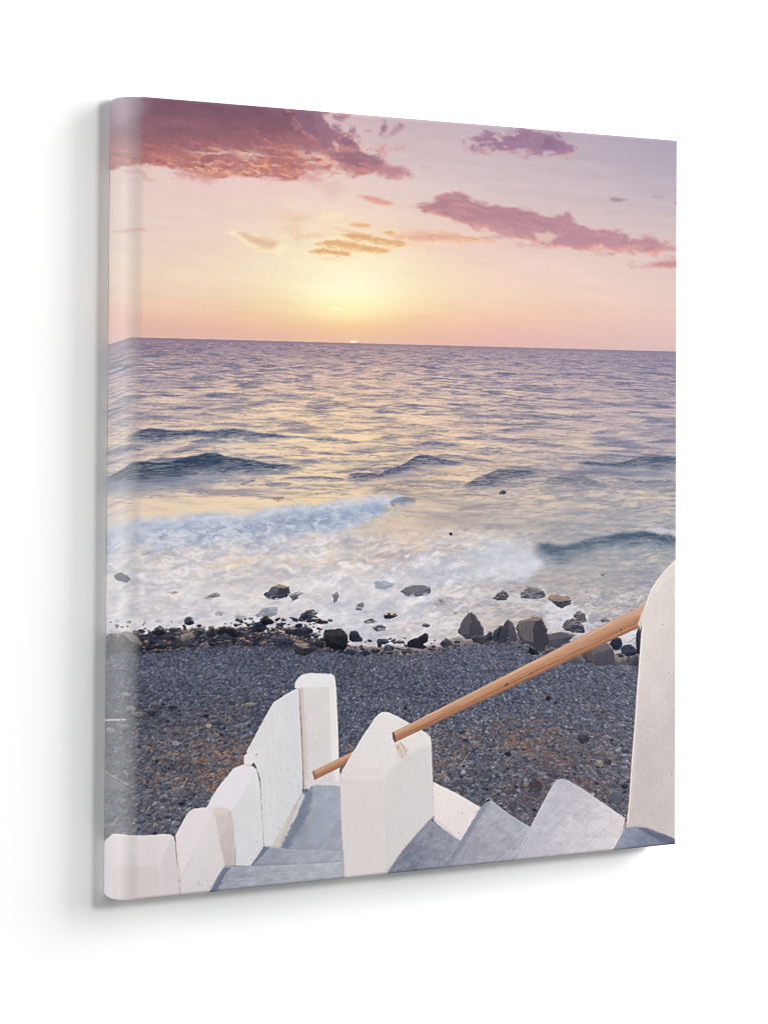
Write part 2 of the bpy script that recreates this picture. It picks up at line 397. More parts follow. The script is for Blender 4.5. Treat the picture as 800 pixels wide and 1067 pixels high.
# the picture folds over the left edge of the stretcher: its lines sag there
sag = .36*np.clip(139-X, 0, 30)*(1-.25*sstep(360, 640, Y))
H2 = H+.36*(np.sqrt(np.clip(139-X, 0, 60)**2+9)-3)*(X < 139)
YY = Y-(H2-H)*sstep(340, 350, Y)*sstep(690, 600, Y)
dep = np.clip(YY-H, 0, 400)                         # below the horizon
SEAx = [100, 160, 250, 330, 400, 480, 580, 705]
SEAy = [352, 362, 385, 410, 440, 470, 500, 525, 560, 600, 650, 700]
SEA = [
 [(168,146,156),(150,130,146),(150,132,148),(156,134,146),(158,134,142),(150,132,144),(146,130,144),(134,124,142)],
 [(170,154,166),(160,140,152),(164,144,154),(172,146,152),(178,152,154),(164,144,152),(152,138,150),(142,132,148)],
 [(174,162,176),(178,160,166),(186,162,166),(196,168,164),(198,170,164),(184,164,166),(168,152,160),(150,142,156)],
 [(188,174,182),(192,172,174),(202,178,172),(214,184,168),(214,184,166),(200,176,170),(182,164,166),(162,150,160)],
 [(204,188,186),(206,186,178),(218,194,176),(228,200,168),(224,194,166),(208,182,168),(188,170,166),(168,156,162)],
 [(208,194,188),(206,190,182),(220,200,180),(236,210,172),(230,202,166),(210,186,166),(190,174,168),(172,162,164)],
 [(208,198,194),(200,186,182),(216,198,182),(232,208,174),(226,198,162),(206,184,164),(186,174,168),(168,162,164)],
 [(226,206,188),(232,208,182),(236,212,178),(232,208,172),(218,192,164),(196,180,166),(184,174,168),(172,168,168)],
 [(198,200,212),(196,200,214),(196,202,214),(196,196,200),(204,190,176),(194,182,172),(168,166,168),(150,156,164)],
 [(212,208,212),(214,210,212),(216,208,206),(216,208,206),(206,198,198),(190,186,190),(170,166,166),(158,158,162)],
 [(218,214,218),(218,212,216),(216,212,216),(206,200,204),(204,198,200),(190,184,184),(178,170,170),(166,164,172)],
 [(214,210,214),(214,210,214),(210,206,210),(204,200,204),(200,194,196),(190,184,184),(178,172,172),(166,164,172)],
]
sea = grid_colour(SEAx, SEAy, SEA)
sea = blur(sea, 6)*np.array([1.0, .995, 1.0], F32)
rip_s = np.clip(dep, 0, 400)
# perspective: ripples shrink towards the horizon
def wave_uv(k=7., fx=1.):
    w = np.log(rip_s+k)
    return (X-380)/(rip_s*.45+k*1.3)*fx, w
u1, v1 = wave_uv(9.)
wob = fbm(u1*.8, v1*6, 205, 3)
na = fbm(u1*1.7+wob*.5, v1*34+wob*1.2, 201, 5, .6)
nb = fbm(u1*3.4+wob*.5, v1*70+wob*1.5, 221, 4, .65)
nc = fbm(u1*1.0, v1*11+wob, 231, 4, .55)
env = sstep(0, 10, dep)*(1-.72*sstep(95, 200, dep))
darkc = np.array((86,90,122), F32)
lite = np.array((246,214,188), F32)
rt = sstep(480, 640, X)
dk = np.clip(sstep(-.12, .6, na*.75+nc*.3+nb*.35)*.8, 0, 1)*env*(1-.12*rt)
sea = sea+(darkc-sea)*dk[..., None]
lt = sstep(.0, .45, -na*.7-nb*.6)*.62*env*(1-.5*rt)*sstep(4, 40, dep)
sea = sea+(lite-sea)*lt[..., None]
sea = sea+(nb*17*env+fbm(u1*2.2, v1*120, 247, 3)*10*env+fbm(X/2.2, Y/.8, 240, 3)*7*env+fbm(u1*9, v1*100, 244, 3)*9*env)[..., None]
m = sstep(-.45, .45, YY-H)
mix((slice(None), slice(None)), m*sstep(720, 700, Y), sea)
q_ = fbm(X/60+fbm(X/40, YY/14, 251, 3)*.6, YY/6.5, 252, 5, .6)
zone = sstep(30, 60, dep)*sstep(200, 150, dep)
mix((slice(None), slice(None)), sstep(.05, .5, q_)*.3*zone*m, (118,120,146))
mix((slice(None), slice(None)), sstep(.1, .55, -q_)*.5*zone*m*(1-.5*rt), (250,222,186))
# darker line right under the horizon
mix((slice(None), slice(None)), np.exp(-((dep-1.2)/2.0)**2)*.35*m*(YY < 420), (128,110,132))

def swell(pts, col, op=.85, soft=1.3, rough=2.2, seed=1, sx=12, sy=2, foot=0, footc=(150,156,172)):
    """face of a wave: crisp wavy crest, colour thinning out towards a frayed foot"""
    P = rounded(pts, 1)
    w = win(P[:, 0].min(), P[:, 0].max(), P[:, 1].min(), P[:, 1].max(), 12)
    x, y = X[w], YY[w]
    ax = np.arange(P[:, 0].min(), P[:, 0].max(), .5)
    tops, bots = [], []
    Q = np.vstack([P, P[:1]])
    for a in ax:
        ysx = []
        for (x0, y0), (x1, y1) in zip(Q[:-1], Q[1:]):
            if (x0 <= a) != (x1 <= a): ysx.append(y0+(y1-y0)*(a-x0)/(x1-x0))
        tops.append(min(ysx) if ysx else np.nan); bots.append(max(ysx) if ysx else np.nan)
    tops, bots = np.array(tops), np.array(bots)
    ok = ~np.isnan(tops)
    yt = np.interp(x[0], ax[ok], tops[ok]).astype(F32)[None]; yb = np.interp(x[0], ax[ok], bots[ok]).astype(F32)[None]
    q = fbm(x/(sx*1.5), y/(sy*3), seed+2, 4)
    n = fbm(x/sx+q*.5, (y+.05*x)/sy, seed, 6, .62)
    n2 = fbm(x/(sx*.45), (y+q*2)/(sy*.55), seed+5, 5, .62)
    th = np.maximum(yb-yt, .8)
    yt = yt+fbm(x/(sx*.8), x*0+seed, seed+9, 5, .6)*rough*.55
    h = (y-yt)/th
    endx = sstep(0, .12, (x-P[:, 0].min())/np.ptp(P[:, 0])+n*.05)*sstep(0, .14, (P[:, 0].max()-x)/np.ptp(P[:, 0])+n*.06)
    up = sstep(-.8*soft/th, 1.0*soft/th, h+n2*.06)
    dn = 1-sstep(.6, 1.6, h+n*.6+n2*.35)
    if foot:
        f2 = up*(1-sstep(.8, 1+foot*2.2/th.mean(), h+n*.6))*endx
        mix(w, f2*.7*op*(.6+.4*sstep(-.3, .3, n2)), np.array(footc, F32)+(n2*16)[..., None])
    n3 = fbm(x/max(5., sx*.9)+q, (y+.04*x)/max(.55, sy*.35), seed+13, 5, .65)
    m = up*dn*endx*(.45+.55*sstep(-.3, .3, n3+n2*.3+.25*sstep(.5, 0, h)))
    lt_ = sstep(.1, .6, n*.5+n2*.7)[..., None]
    c = np.array(col, F32)+(n2*20+n*8)[..., None]
    c = c+(np.array(footc, F32)-c)*(lt_*.4+np.clip(h-.6, 0, .7)[..., None]*.6)
    mix(w, np.clip(m, 0, 1)*op, c)

ink = (84,92,120)
# countless small ripples, then the ones one can point at
_r = np.random.RandomState(50)
for k in range(2100):
    dp = 3+190*_r.rand()**1.5; cx = 100+_r.rand()*610
    ln = (3+dp*.16)*(.5+_r.rand()*1.2); th = (.4+dp*.0065)*(.5+_r.rand()*.9)
    cy = hor(cx)+dp
    if cy > 520: continue
    t = _r.rand()
    fade_ = (1-.5*min(1, max(0, (cx-470)/200)))*(1-.55*min(1, dp/190))
    cc = (84,90,122) if t < .68 else (244,216,186)
    a = cx-ln/2; bow = th*(.6+_r.rand())
    ybend = .36*max(0, 139-cx)
    line([(a, cy+th*.3+ybend), (a+ln*.3, cy-bow*.6+ybend), (a+ln*.55, cy-bow*.5+ybend), (a+ln, cy+th*.5+ybend)], th*.8, cc, .5+th*.35, (.62 if t < .68 else .5)*fade_, th*.4, k % 97, th*.35)
# hand placed
for k, (cx, cy, ln, th, op_) in enumerate([
    (158,371,26,2.0,.85),(175,379,36,2.2,.8),(205,377,14,1.2,.5),(212,384,12,1,.5),(236,374,22,1.2,.5),(216,393,52,4.2,.85),(206,391,16,2.5,.7),
    (267,399,46,5,.85),(285,392,26,2,.5),(300,398,16,3,.6),(218,400,20,2,.6),(165,397,26,1.5,.5),(172,409,30,2.2,.6),(132,412,34,2.4,.65),
    (228,411,58,4,.85),(202,414,22,2.5,.5),(292,411,30,1.6,.55),(246,418,26,1.4,.5),(160,420,48,2,.5),(128,424,46,6,.5),(213,432,24,2.4,.7),(160,434,44,3.4,.65),
    (232,428,20,1.4,.6),(275,428,24,1.2,.5),(330,388,26,2,.7),(310,396,10,4,.75),(372,386,24,1.6,.7),(400,390,20,1.2,.5),(352,405,38,1.6,.65),(330,402,20,1.2,.4),
    (400,404,30,2.2,.5),(445,405,22,1.6,.6),(452,394,40,2.2,.55),(325,420,16,2.4,.75),(380,418,24,1.6,.6),(412,418,20,1.6,.55),(432,426,40,2,.75),(440,432,30,1,.5),
    (350,423,34,1.2,.5),(338,434,24,1.6,.6),(376,435,30,1.6,.55),(308,442,24,1.4,.6),(362,449,40,4.2,.72),(340,457,34,5,.8),(410,454,34,4,.72),(400,458,42,3.6,.7),
    (440,455,26,3,.6),(463,449,12,1.6,.6),(440,463,26,1.4,.5),(475,462,22,1.8,.6),(468,466,30,1.2,.4),(385,441,28,1.4,.45),(320,482,38,3.4,.55),(326,479,30,2,.55),(390,467,20,1.5,.35),
    (490,430,20,2.4,.5),(515,398,16,2,.5),(522,408,22,1.4,.5),(530,431,60,4,.5),(560,423,30,2.6,.55),(590,413,14,1.4,.5),(566,444,50,2,.6),(584,443,26,1.4,.6),(598,434,18,2.6,.45),
    (566,462,28,2.6,.55),(520,478,24,1.6,.4),(545,480,24,1.4,.5),(600,468,40,2.5,.4),(640,460,60,4,.35),(660,448,60,2.2,.45),(682,446,20,1.6,.5),(700,452,20,4,.4),
    (610,380,60,1.2,.3),(560,385,40,1.2,.3),(650,392,50,1.2,.3),(520,390,26,1.2,.35),(690,412,26,3,.25),(620,420,60,3,.25),
    (260,440,30,2,.4),(300,430,20,1.5,.4),(150,388,30,2,.4),(240,388,20,1,.4),(270,374,34,1.2,.35),(330,372,30,1,.4),(350,380,20,1,.4),(420,378,30,1,.4),(300,364,40,.9,.3),(400,366,24,1,.4),(460,370,40,1,.3),(378,370,22,1.2,.5)]):
    r = np.random.RandomState(k)
    P = [(cx-ln/2, cy+th*.5), (cx-ln*.25, cy-th*.1), (cx-ln*.02, cy-th*.8), (cx+ln*.25, cy-th*.2), (cx+ln/2, cy+th*.4), (cx+ln*.15, cy+th*.55), (cx-ln*.2, cy+th*.7)]
    c = np.array(ink)+(np.array((120,120,144))-np.array(ink))*(1-op_)*1.0
    swell(P, c, op_*.8, .7+th*.2, .55+th*.22, 300+k, 6, 1.1)
_r = np.random.RandomState(61)
for k in range(54):
    cx = 110+_r.rand()*590; dp = 22+120*_r.rand()**.8; cy = hor(cx)+dp
    ln = (12+dp*.34)*(.6+_r.rand()*.9); th = (.9+dp*.015)*(.6+_r.rand()*.7); o_ = .5+.4*_r.rand()
    if cx > 470: o_ *= .75
    tl = -.05+.14*_r.rand()
    P = [(cx-ln/2, cy+th*.5), (cx-ln*.3, cy+th*.1-ln*.1*tl), (cx-ln*.05, cy-th*.8), (cx+ln*.2, cy-th*.3), (cx+ln/2, cy+th*.4+ln*tl*.3), (cx+ln*.15, cy+th*.8), (cx-ln*.2, cy+th*.9)]
    swell(P, (82,88,118), o_, .7+th*.12, .9+th*.25, 1300+k, 6, 1.1, 1.5, (176,164,172))
glw = blob(X, YY, 330, 440, 110, 70)*sstep(20, 50, dep)*sstep(120, 90, dep+0*X)*(.35+.65*sstep(.1, -.4, na+nb*.4))
mix((slice(None), slice(None)), glw*.3*m, (252,218,176))
# rollers
swell([(120,456),(138,451),(150,447),(163,446),(175,449),(190,449),(205,447),(222,449),(240,446),(258,449),(280,452),(300,454),(320,455),(296,457),(270,455),(250,455),(228,457),(212,454),(196,454),(178,458),(164,461),(146,459)],
      (62,74,102), .92, 1.4, 2.0, 401, 9, 1.8, 4, (160,158,172))
swell([(250,456),(262,455),(272,458),(266,461),(256,460)], (110,112,136), .7, 1.2, 1.4, 402, 7, 2)
swell([(100,489),(120,487),(136,482),(150,480),(166,482),(184,479),(204,474),(218,471),(228,472),(236,475),(250,478),(262,479),(280,483),(305,485),(330,487),(300,490),(276,488),(256,488),(240,490),(222,488),(206,491),(192,495),(170,498),(140,500),(100,500)],
      (48,64,88), .97, 1.6, 2.4, 403, 13, 3, 9, (128,136,156))
swell([(180,484),(210,478),(226,476),(240,480),(230,486),(205,488),(186,493),(176,492)], (46,60,82), .7, 3, 3, 404, 14, 3)
poly([(100,500),(150,500),(200,497),(230,494),(222,503),(180,510),(140,516),(100,520)], (140,146,164), 5, 4, 14, 405, .6)
swell([(248,504),(262,500),(268,499),(262,503),(252,505)], (96,104,130), .8, 1, 1.2, 406, 7, 2)
swell([(272,505),(284,502),(300,502),(308,504),(294,507),(280,507)], (110,112,136), .75, 1.2, 1.5, 407, 7, 2)
swell([(282,521),(290,517),(298,518),(292,522)], (136,112,112), .75, 1.2, 1.4, 408, 5, 2)
swell([(352,498),(368,493),(384,492),(396,494),(400,491),(412,487),(424,481),(434,475),(442,473),(452,476),(462,479),(480,481),(494,483),(478,484),(460,484),(448,485),(436,487),(424,489),(410,494),(398,497),(384,500),(366,501)],
      (70,78,106), .97, 1.1, 1.8, 410, 9, 2, 5, (176,164,170))
swell([(345,491),(356,491),(368,489),(386,486),(394,485),(380,490),(360,493),(348,493)], (104,104,128), .75, 1, 1.3, 411, 7, 2)
swell([(505,495),(514,491),(522,489),(540,489),(560,490),(562,493),(546,497),(530,501),(516,505),(505,506),(490,508),(478,510),(484,504),(496,498)], (78,86,106), .92, 1.6, 2.4, 412, 11, 2.4, 4, (156,152,160))
swell([(455,502),(470,500),(490,502),(480,507),(462,505)], (124,122,134), .6, 2, 2, 413, 9, 2)
swell([(596,482),(606,480),(622,482),(640,483),(654,480),(668,476),(684,475),(712,475),(712,485),(690,485),(668,485),(648,488),(620,486),(604,484)], (70,82,104), .95, 1.6, 2.2, 414, 12, 2.2, 5, (146,148,160))
swell([(668,479),(690,476),(712,476),(712,482),(690,483)], (64,80,100), .7, 2, 2, 415, 10, 2)
swell([(564,500),(576,497),(590,494),(604,492),(612,498),(624,503),(640,504),(634,508),(612,508),(590,507),(572,505)], (96,102,120), .8, 2, 2.6, 416, 12, 2.2, 4, (160,158,164))
swell([(620,500),(650,502),(680,503),(700,500),(690,508),(650,510),(620,508)], (126,130,142), .5, 2.5, 3, 417, 14, 2)
swell([(556,508),(570,506),(582,510),(570,513)], (130,130,142), .6, 1.5, 2, 418, 8, 2)
for k, (cx, cy, ln, th, op_) in enumerate([(655,530,40,3,.5),(672,532,34,2.5,.5),(648,541,22,1.5,.8),(690,538,30,1.2,.6),(640,528,20,2,.4),(470,530,30,2,.4),(455,538,24,2,.35),(500,528,30,1.6,.35),(540,540,40,2,.35),(600,535,40,2,.3),(460,568,24,2.4,.4),(590,552,40,1.4,.35),(520,550,50,1.4,.3),(395,570,14,1.2,.5),(560,600,60,1.4,.35),(630,598,26,2,.45),(640,600,22,1.6,.5),(612,605,20,1.2,.4),(600,615,20,1.2,.4),(668,592,30,1.6,.3),(690,580,24,1.4,.3)]):
    swell([(cx-ln/2, cy+th*.4), (cx-ln*.1, cy-th*.6), (cx+ln*.3, cy-th*.2), (cx+ln/2, cy+th*.4), (cx, cy+th*.5)], (110,116,132), op_, 1.2, 1.5, 500+k, 8, 1.6)

# ---- 3 churned water, foam and spray (long exposure: silky)
w = win(96, 716, 500, 715)
x, y = X[w], YY[w]
q1 = fbm(x/34, y/16, 601, 4); q2 = fbm(x/30, y/14, 611, 4)
sw1 = fbm((x+q1*26)/26, (y+q2*12+.10*x)/6.5, 621, 6, .58)
sw2 = fbm((x+q2*22)/13, (y+q1*10+.14*x)/3.4, 631, 5, .6)
near = sstep(540, 575, y+.0*x)*sstep(560, 470, x+(y-560)*.5)
mix(w, sstep(.02, .6, sw1*.7+sw2*.5)*.55*near, (168,168,180))
mix(w, sstep(.05, .6, -sw1*.7-sw2*.5)*.75*near, (232,228,230))
warmz = blob(x, y, 250, 582, 55, 9, -.12)+blob(x, y, 185, 585, 35, 8)+blob(x, y, 420, 570, 70, 26)*1.0+blob(x, y, 330, 590, 60, 10)*.6+blob(x, y, 430, 650, 60, 22)*.45+blob(x, y, 500, 640, 50, 24)*.6
mix(w, np.clip(warmz, 0, 1)*sstep(-.12, .4, sw2*.8-sw1*.4)*.75, (238,206,176))
mix(w, np.clip(blob(x, y, 410, 575, 70, 26)+blob(x, y, 480, 560, 60, 30)+blob(x, y, 330, 595, 50, 8), 0, 1)*sstep(.12, .5, sw1*.5+sw2*.7)*.55, (160,146,146))
mix(w, np.clip(blob(x, y, 400, 560, 60, 20)+blob(x, y, 380, 590, 60, 14), 0, 1)*sstep(.15, .5, -sw2)*.5, (226,214,208))
# right-hand water: ripples
rz = sstep(420, 520, x)*sstep(720, 690, y)
r1 = fbm((x+q1*10)/11, (y+.06*x+q2*4)/2.2, 641, 5, .62)
r2 = fbm((x+q1*10)/5, (y+.06*x)/1.4, 645, 4, .6)
mix(w, sstep(.0, .45, r1*.8+r2*.3)*.42*rz, (124,128,142))
mix(w, sstep(.05, .5, -r1*.8-r2*.3)*.5*rz, (222,200,182))
s3 = fbm((x+q1*30+q2*12)/16, (y+q2*14+.12*x)/1.7, 671, 6, .66)
s4 = fbm((x-q1*20)/9, (y+q1*16+.1*x)/1.3, 677, 5, .66)
fz = sstep(548, 566, y-.0*x)*sstep(540, 470, x)
mix(w, sstep(-.05, .6, s3)*.34*fz, (156,162,182))
mix(w, sstep(-.05, .6, -s3*.8-s4*.4)*.62*fz, (242,238,240))
mix(w, sstep(.15, .6, s4)*.3*fz, (196,180,172))
# grey wisps
for k, (pts, wd_, op_) in enumerate([([(150,577),(166,573),(190,568),(215,570)], 3, .5), ([(120,576),(136,572)], 3, .35), ([(262,560),(280,556),(292,554)], 5, .5), ([(230,590),(250,586),(262,580),(275,584)], 2, .4),
      ([(180,592),(196,588),(210,590)], 3, .35), ([(310,590),(322,592)], 3, .4), ([(330,602),(360,604)], 3, .3), ([(150,560),(200,562)], 5, .3)]):
    line(pts, wd_, (132,142,164), 2.4, op_, 2.5, 650+k)
poly([(205,590),(225,588),(250,582),(264,579),(276,584),(258,587),(240,592),(222,593)], (240,212,180), 2, 2, 6, 660, .6)
poly([(185,546),(196,530),(238,530),(234,524),(200,518),(150,528),(120,540)], (238,214,180), 5, 5, 12, 661, .4)
# breaking roller, left: soft blue-white mass
def spray(pts, col, op, soft, rough, seed, sc=12, shade=14, warmtop=0):
    P = rounded(pts, 1)
    w = win(P[:, 0].min(), P[:, 0].max(), P[:, 1].min(), P[:, 1].max(), soft*2+rough+4)
    x, y = X[w], YY[w]
    qq = fbm(x/(sc*1.5), y/sc, seed+3, 4)*sc*.6
    n = fbm((x+qq)/sc, (y+qq)/(sc*.7), seed, 7, .62)
    d = sdist(P, x, y)+n*rough*1.5
    c = np.array(col, F32)+((fbm((x+qq)/(sc*.8), (y-qq)/(sc*.45), seed+11, 6, .6)*1.3+fbm((x+qq)/(sc*.7), (y+qq*.5+.1*x)/(sc*.12), seed+13, 5, .62)*.9)*shade)[..., None]*np.array([1.05, 1, .92], F32)
    mix(w, sstep(-soft, soft, d)*op, c)
spray([(96,546),(130,546),(150,541),(180,541),(200,537),(230,536),(262,535),(290,530),(310,528),(336,526),(356,521),(378,518),(398,516),(420,517),(426,522),(408,528),(396,540),(372,545),(350,552),(322,556),(296,560),(262,558),(230,562),(200,566),(160,570),(130,572),(96,574)],
      (184,192,210), .92, 4.5, 6, 701, 12, 20)
spray([(300,534),(330,530),(356,526),(376,524),(396,522),(404,528),(390,538),(366,544),(340,552),(312,553),(296,548)], (158,172,194), .75, 6, 7, 705, 11, 16)
spray([(96,556),(140,554),(190,548),(240,546),(280,545),(270,556),(220,560),(170,565),(96,566)], (200,206,220), .5, 6, 6, 706, 12, 14)
spray([(340,524),(356,519),(372,518),(392,515),(410,516),(400,520),(376,522),(356,527)], (214,206,208), .6, 3, 4, 708, 7, 12)
swell([(404,524),(412,519),(420,517),(430,519),(437,523),(428,524),(418,524),(410,528)], (96,104,126), .85, 1.8, 2, 710, 6, 2, 3, (170,168,176))
# wave on the right with torn spray
swell([(548,572),(556,565),(568,565),(580,568),(590,568),(600,565),(610,561),(622,560),(640,556),(656,555),(672,554),(690,557),(712,560),(712,572),(690,570),(676,566),(664,568),(648,570),(630,570),(612,574),(602,580),(586,584),(570,584),(556,580)],
      (76,92,112), .95, 2.6, 4, 720, 15, 4, 6, (146,152,162))
swell([(626,561),(640,557),(660,556),(676,554),(700,559),(712,562),(712,567),(690,565),(660,562),(640,564)], (60,76,98), .75, 2.0, 2.6, 721, 12, 2.4)
swell([(568,566),(578,568),(590,576),(584,582),(570,580)], (84,94,112), .55, 3, 3, 722, 8, 3)
for k in range(26):                                  # streaks down the wave face
    r = np.random.RandomState(730+k); a = 560+r.rand()*140; b = 562+r.rand()*8-(a-560)*.03
    line([(a, b), (a+5+r.rand()*6, b+5+r.rand()*8)], .8, (178,176,180) if k % 2 else (92,102,120), 1.2, .35, 1, k, .5)
spray([(668,549),(690,550),(712,553),(712,558),(690,556),(672,553)], (208,202,206), .7, 3, 3, 740, 8, 10)
spray([(425,590),(450,578),(480,570),(505,566),(530,563),(548,566),(556,576),(566,588),(560,598),(540,602),(520,606),(500,612),(470,612),(440,608),(400,612),(380,600)], (200,202,212), .75, 12, 12, 741, 17, 16)
spray([(505,585),(530,578),(556,582),(562,592),(545,600),(515,604),(500,600)], (206,208,218), .55, 8, 8, 742, 12, 12)
spray([(300,600),(340,596),(380,600),(430,604),(460,612),(440,624),(380,622),(340,616),(300,612)], (214,212,220), .55, 10, 8, 743, 14, 12)
# water between the shore rocks
spray([(340,618),(380,612),(440,618),(450,640),(400,650),(350,655),(330,640)], (200,202,212), .5, 8, 9, 744, 10, 20)
spray([(562,628),(590,622),(604,632),(612,648),(600,660),(570,655),(566,640)], (212,212,222), .8, 4, 5, 745, 8, 18)
spray([(640,660),(665,655),(664,672),(645,674)], (214,212,220), .7, 3, 3, 746, 7, 16)
spray([(510,622),(530,618),(545,622),(560,616),(556,632),(530,630)], (212,206,210), .5, 4, 4, 747, 7, 14)
poly([(300,640),(330,655),(360,660),(380,668),(330,672),(300,660)], (206,206,216), 3, 4, 6, 748, .5)
mix(w, sstep(.1, .5, sw2)*.35*sstep(625, 645, y)*sstep(510, 470, x), (176,180,196))
mix(w, sstep(.15, .5, -sw2)*.5*sstep(630, 650, y)*sstep(420, 460, x)*sstep(540, 500, x), (234,214,190))

w = win(96, 716, 515, 700); x, y = X[w], YY[w]
fzz = sstep(552, 575, y+.02*x)*sstep(560, 455, x+(y-600)*.3)
e1 = fbm(x/30, y/18, 781, 4); e2 = fbm(x/24, y/16, 785, 4)
f1 = fbm((x+e1*22)/15, (y+e2*12+.16*x)/5.2, 787, 6, .6)
f2_ = fbm((x+e2*26)/22, (y+e1*12-.10*x)/4.2, 789, 6, .62)
f3 = fbm((x+e1*9)/6, (y+e2*7+.12*x)/2.2, 793, 5, .62)
mix(w, sstep(.0, .55, f1*.8+f3*.4)*.62*fzz, (164,170,188))
mix(w, sstep(.12, .6, f2_+f3*.2)*.45*fzz*sstep(660, 600, y), (188,172,166))
mix(w, sstep(.02, .5, -f1*.7-f3*.5)*.85*fzz, (240,236,240))
mix(w, sstep(.1, .5, -f2_)*.5*fzz*sstep(650, 590, y), (244,222,198))
# the same churn, darker and bluer, round the stones on the right
fr = sstep(500, 540, x)*sstep(612, 626, y)
mix(w, sstep(.05, .5, f3+f1*.4)*.5*fr, (140,140,154)); mix(w, sstep(.1, .5, -f3-f1*.3)*.6*fr, (226,214,208))
fr = sstep(430, 520, x)*sstep(590, 605, y)*sstep(640, 615, y)
mix(w, sstep(.05, .5, f3+f1*.4)*.4*fr, (130,132,148))
# veil of the left breaker: dark hollows under a bright lip
lip = blob(x, y, 200, 551, 100, 6, -.07)+blob(x, y, 330, 543, 80, 6, -.12)
mix(w, np.clip(lip, 0, 1)*sstep(-.1, .4, f1+f3*.3)*.55, (140,152,178))
lip = blob(x, y, 180, 541, 90, 4, -.06)+blob(x, y, 320, 531, 80, 4, -.12)
mix(w, np.clip(lip, 0, 1)*sstep(-.15, .4, -f1+f3*.3)*.6, (222,222,232))
soft_ = blur(ART, .8)
fm = (sstep(520, 545, YY)*sstep(690, 640, X+(YY-560)*.4)*.5*sstep(700, 680, YY))[..., None]
ART += (soft_-ART)*fm
soft_ = None
ART += ((fbm((X+YY*.3)/34, (YY+.08*X)/10, 771, 5, .6)*9)[..., None]*np.array([1, .93, .85], F32))*fm
mix((slice(None), slice(None)), (blob(X, YY, 200, 625, 110, 30)*.25+blob(X, YY, 300, 610, 80, 14)*.3)*fm[..., 0], (236,228,222))
w = win(96, 460, 505, 600); x, y = X[w], YY[w]
e1 = fbm(x/16, y/9, 881, 4)
g_ = fbm((x+e1*16)/9, (y+e1*8+.12*x)/4, 883, 6, .64)
band = np.clip(blob(x, y, 190, 556, 110, 10, -.06)+blob(x, y, 330, 545, 95, 10, -.16), 0, 1)
mix(w, band*sstep(.0, .45, g_)*.6, (136,148,172)); mix(w, band*sstep(.05, .45, -g_)*.6, (224,224,232))
mix(w, np.clip(blob(x, y, 250, 574, 120, 6, -.05), 0, 1)*sstep(.0, .4, g_)*.45, (140,146,166))
# ---- 4 beach of dark gravel
shore = np.interp(xs, [96, 140, 190, 240, 300, 340, 380, 420, 450, 478, 505, 540, 560, 600, 620, 660, 716],
                  [668, 668, 672, 672, 668, 676, 680, 681, 679, 672, 668, 666, 674, 676, 686, 690, 690]).astype(F32)[None, :]+np.zeros_like(X)
wet = sstep(-2, 1.5, Y-shore+7+fbm(X/9, Y/4, 760, 4)*4)
mix((slice(None), slice(None)), wet*.75, (112,100,108))
# pebble lattice whose cells grow towards the viewer
size = lambda yy: 1.0+np.clip(yy-670, 0, 300)*.0125
yl = np.linspace(640, 960, 1200); vl = np.cumsum(1/size(yl))*(yl[1]-yl[0])
def worley(fac, seed):
    w = win(96, 716, 650, 948)
    x, y = X[w], Y[w]
    s = size(y)*fac
    v = np.interp(y, yl, vl).astype(F32)/fac
    u = (x-400)/s+500*0
    rng = np.random.RandomState(seed)
    JX, JY, R1, R2 = [rng.rand(512, 512).astype(F32) for _ in range(4)]
    ui, vi = np.floor(u).astype(int), np.floor(v).astype(int)
    b1 = np.full(u.shape, 9, F32); b2 = b1.copy(); ra = np.zeros(u.shape, F32); rb = ra.copy(); ox = ra.copy(); oy = ra.copy()
    for a in (-1, 0, 1):
        for b in (-1, 0, 1):
            cu, cv = (ui+a) & 511, (vi+b) & 511
            dx = ui+a+JX[cv, cu]-u; dy = vi+b+JY[cv, cu]-v
            d = np.hypot(dx*.8, dy*1.15)
            c1 = d < b1
            b2 = np.where(c1, b1, np.minimum(b2, d))
            ra = np.where(c1, R1[cv, cu], ra); rb = np.where(c1, R2[cv, cu], rb)
            ox = np.where(c1, dx, ox); oy = np.where(c1, dy, oy)
            b1 = np.where(c1, d, b1)
    return w, b1, b2, ra, rb, ox, oy
w, b1, b2, ra, rb, ox, oy = worley(1.25, 801)
x, y = X[w], Y[w]
base = np.array((82,86,104), F32)+np.zeros(x.shape+(3,), F32)
base += (sstep(400, 700, x)*6)[..., None]*np.array([1, .9, .6], F32)
base += (sstep(760, 900, y)*9)[..., None]
stone = base+((ra-.5)*54)[..., None]+((rb-.5)[..., None]*np.array([16, 2, -14], F32))
stone += (np.clip(ra-.86, 0, 1)*330)[..., None]*np.array([1, .96, .9], F32)
stone += (np.clip(oy, -.1, .5)*46+np.clip(ox, -.3, .5)*14)[..., None]          # lit tops
edge = sstep(.02, .22, b2-b1)[..., None]
g1 = (base*.55)*(1-edge)+stone*edge
w, b1, b2, ra, rb, ox, oy = worley(.78, 811)
fine = base*.95+((ra-.5)*56)[..., None]+((rb-.5)[..., None]*np.array([14, 2, -12], F32))+(np.clip(ra-.9, 0, 1)*420)[..., None]
mixm = np.clip(sstep(-.35, .3, fbm(x/9, y/5, 812, 5, .6)+sstep(850, 690, y)*.5)*.9+.1, 0, 1)[..., None]
g = g1*(1-mixm)+fine*mixm
g += (fbm(x/45, y/16, 820, 4)*8)[..., None]
g += (fbm(x/1.3, y/1.1, 821, 3, .7)*22)[..., None]
g += (fbm(x/3.2, y/2.2, 825, 4, .65)*13)[..., None]*np.array([1.5, .9, .3], F32)
g += (fbm(x/4.5, y/2.6, 827, 4, .65)*14)[..., None]
g += (sstep(700, 830, y)*3)[..., None]*np.array([1.6, .6, -.8], F32)
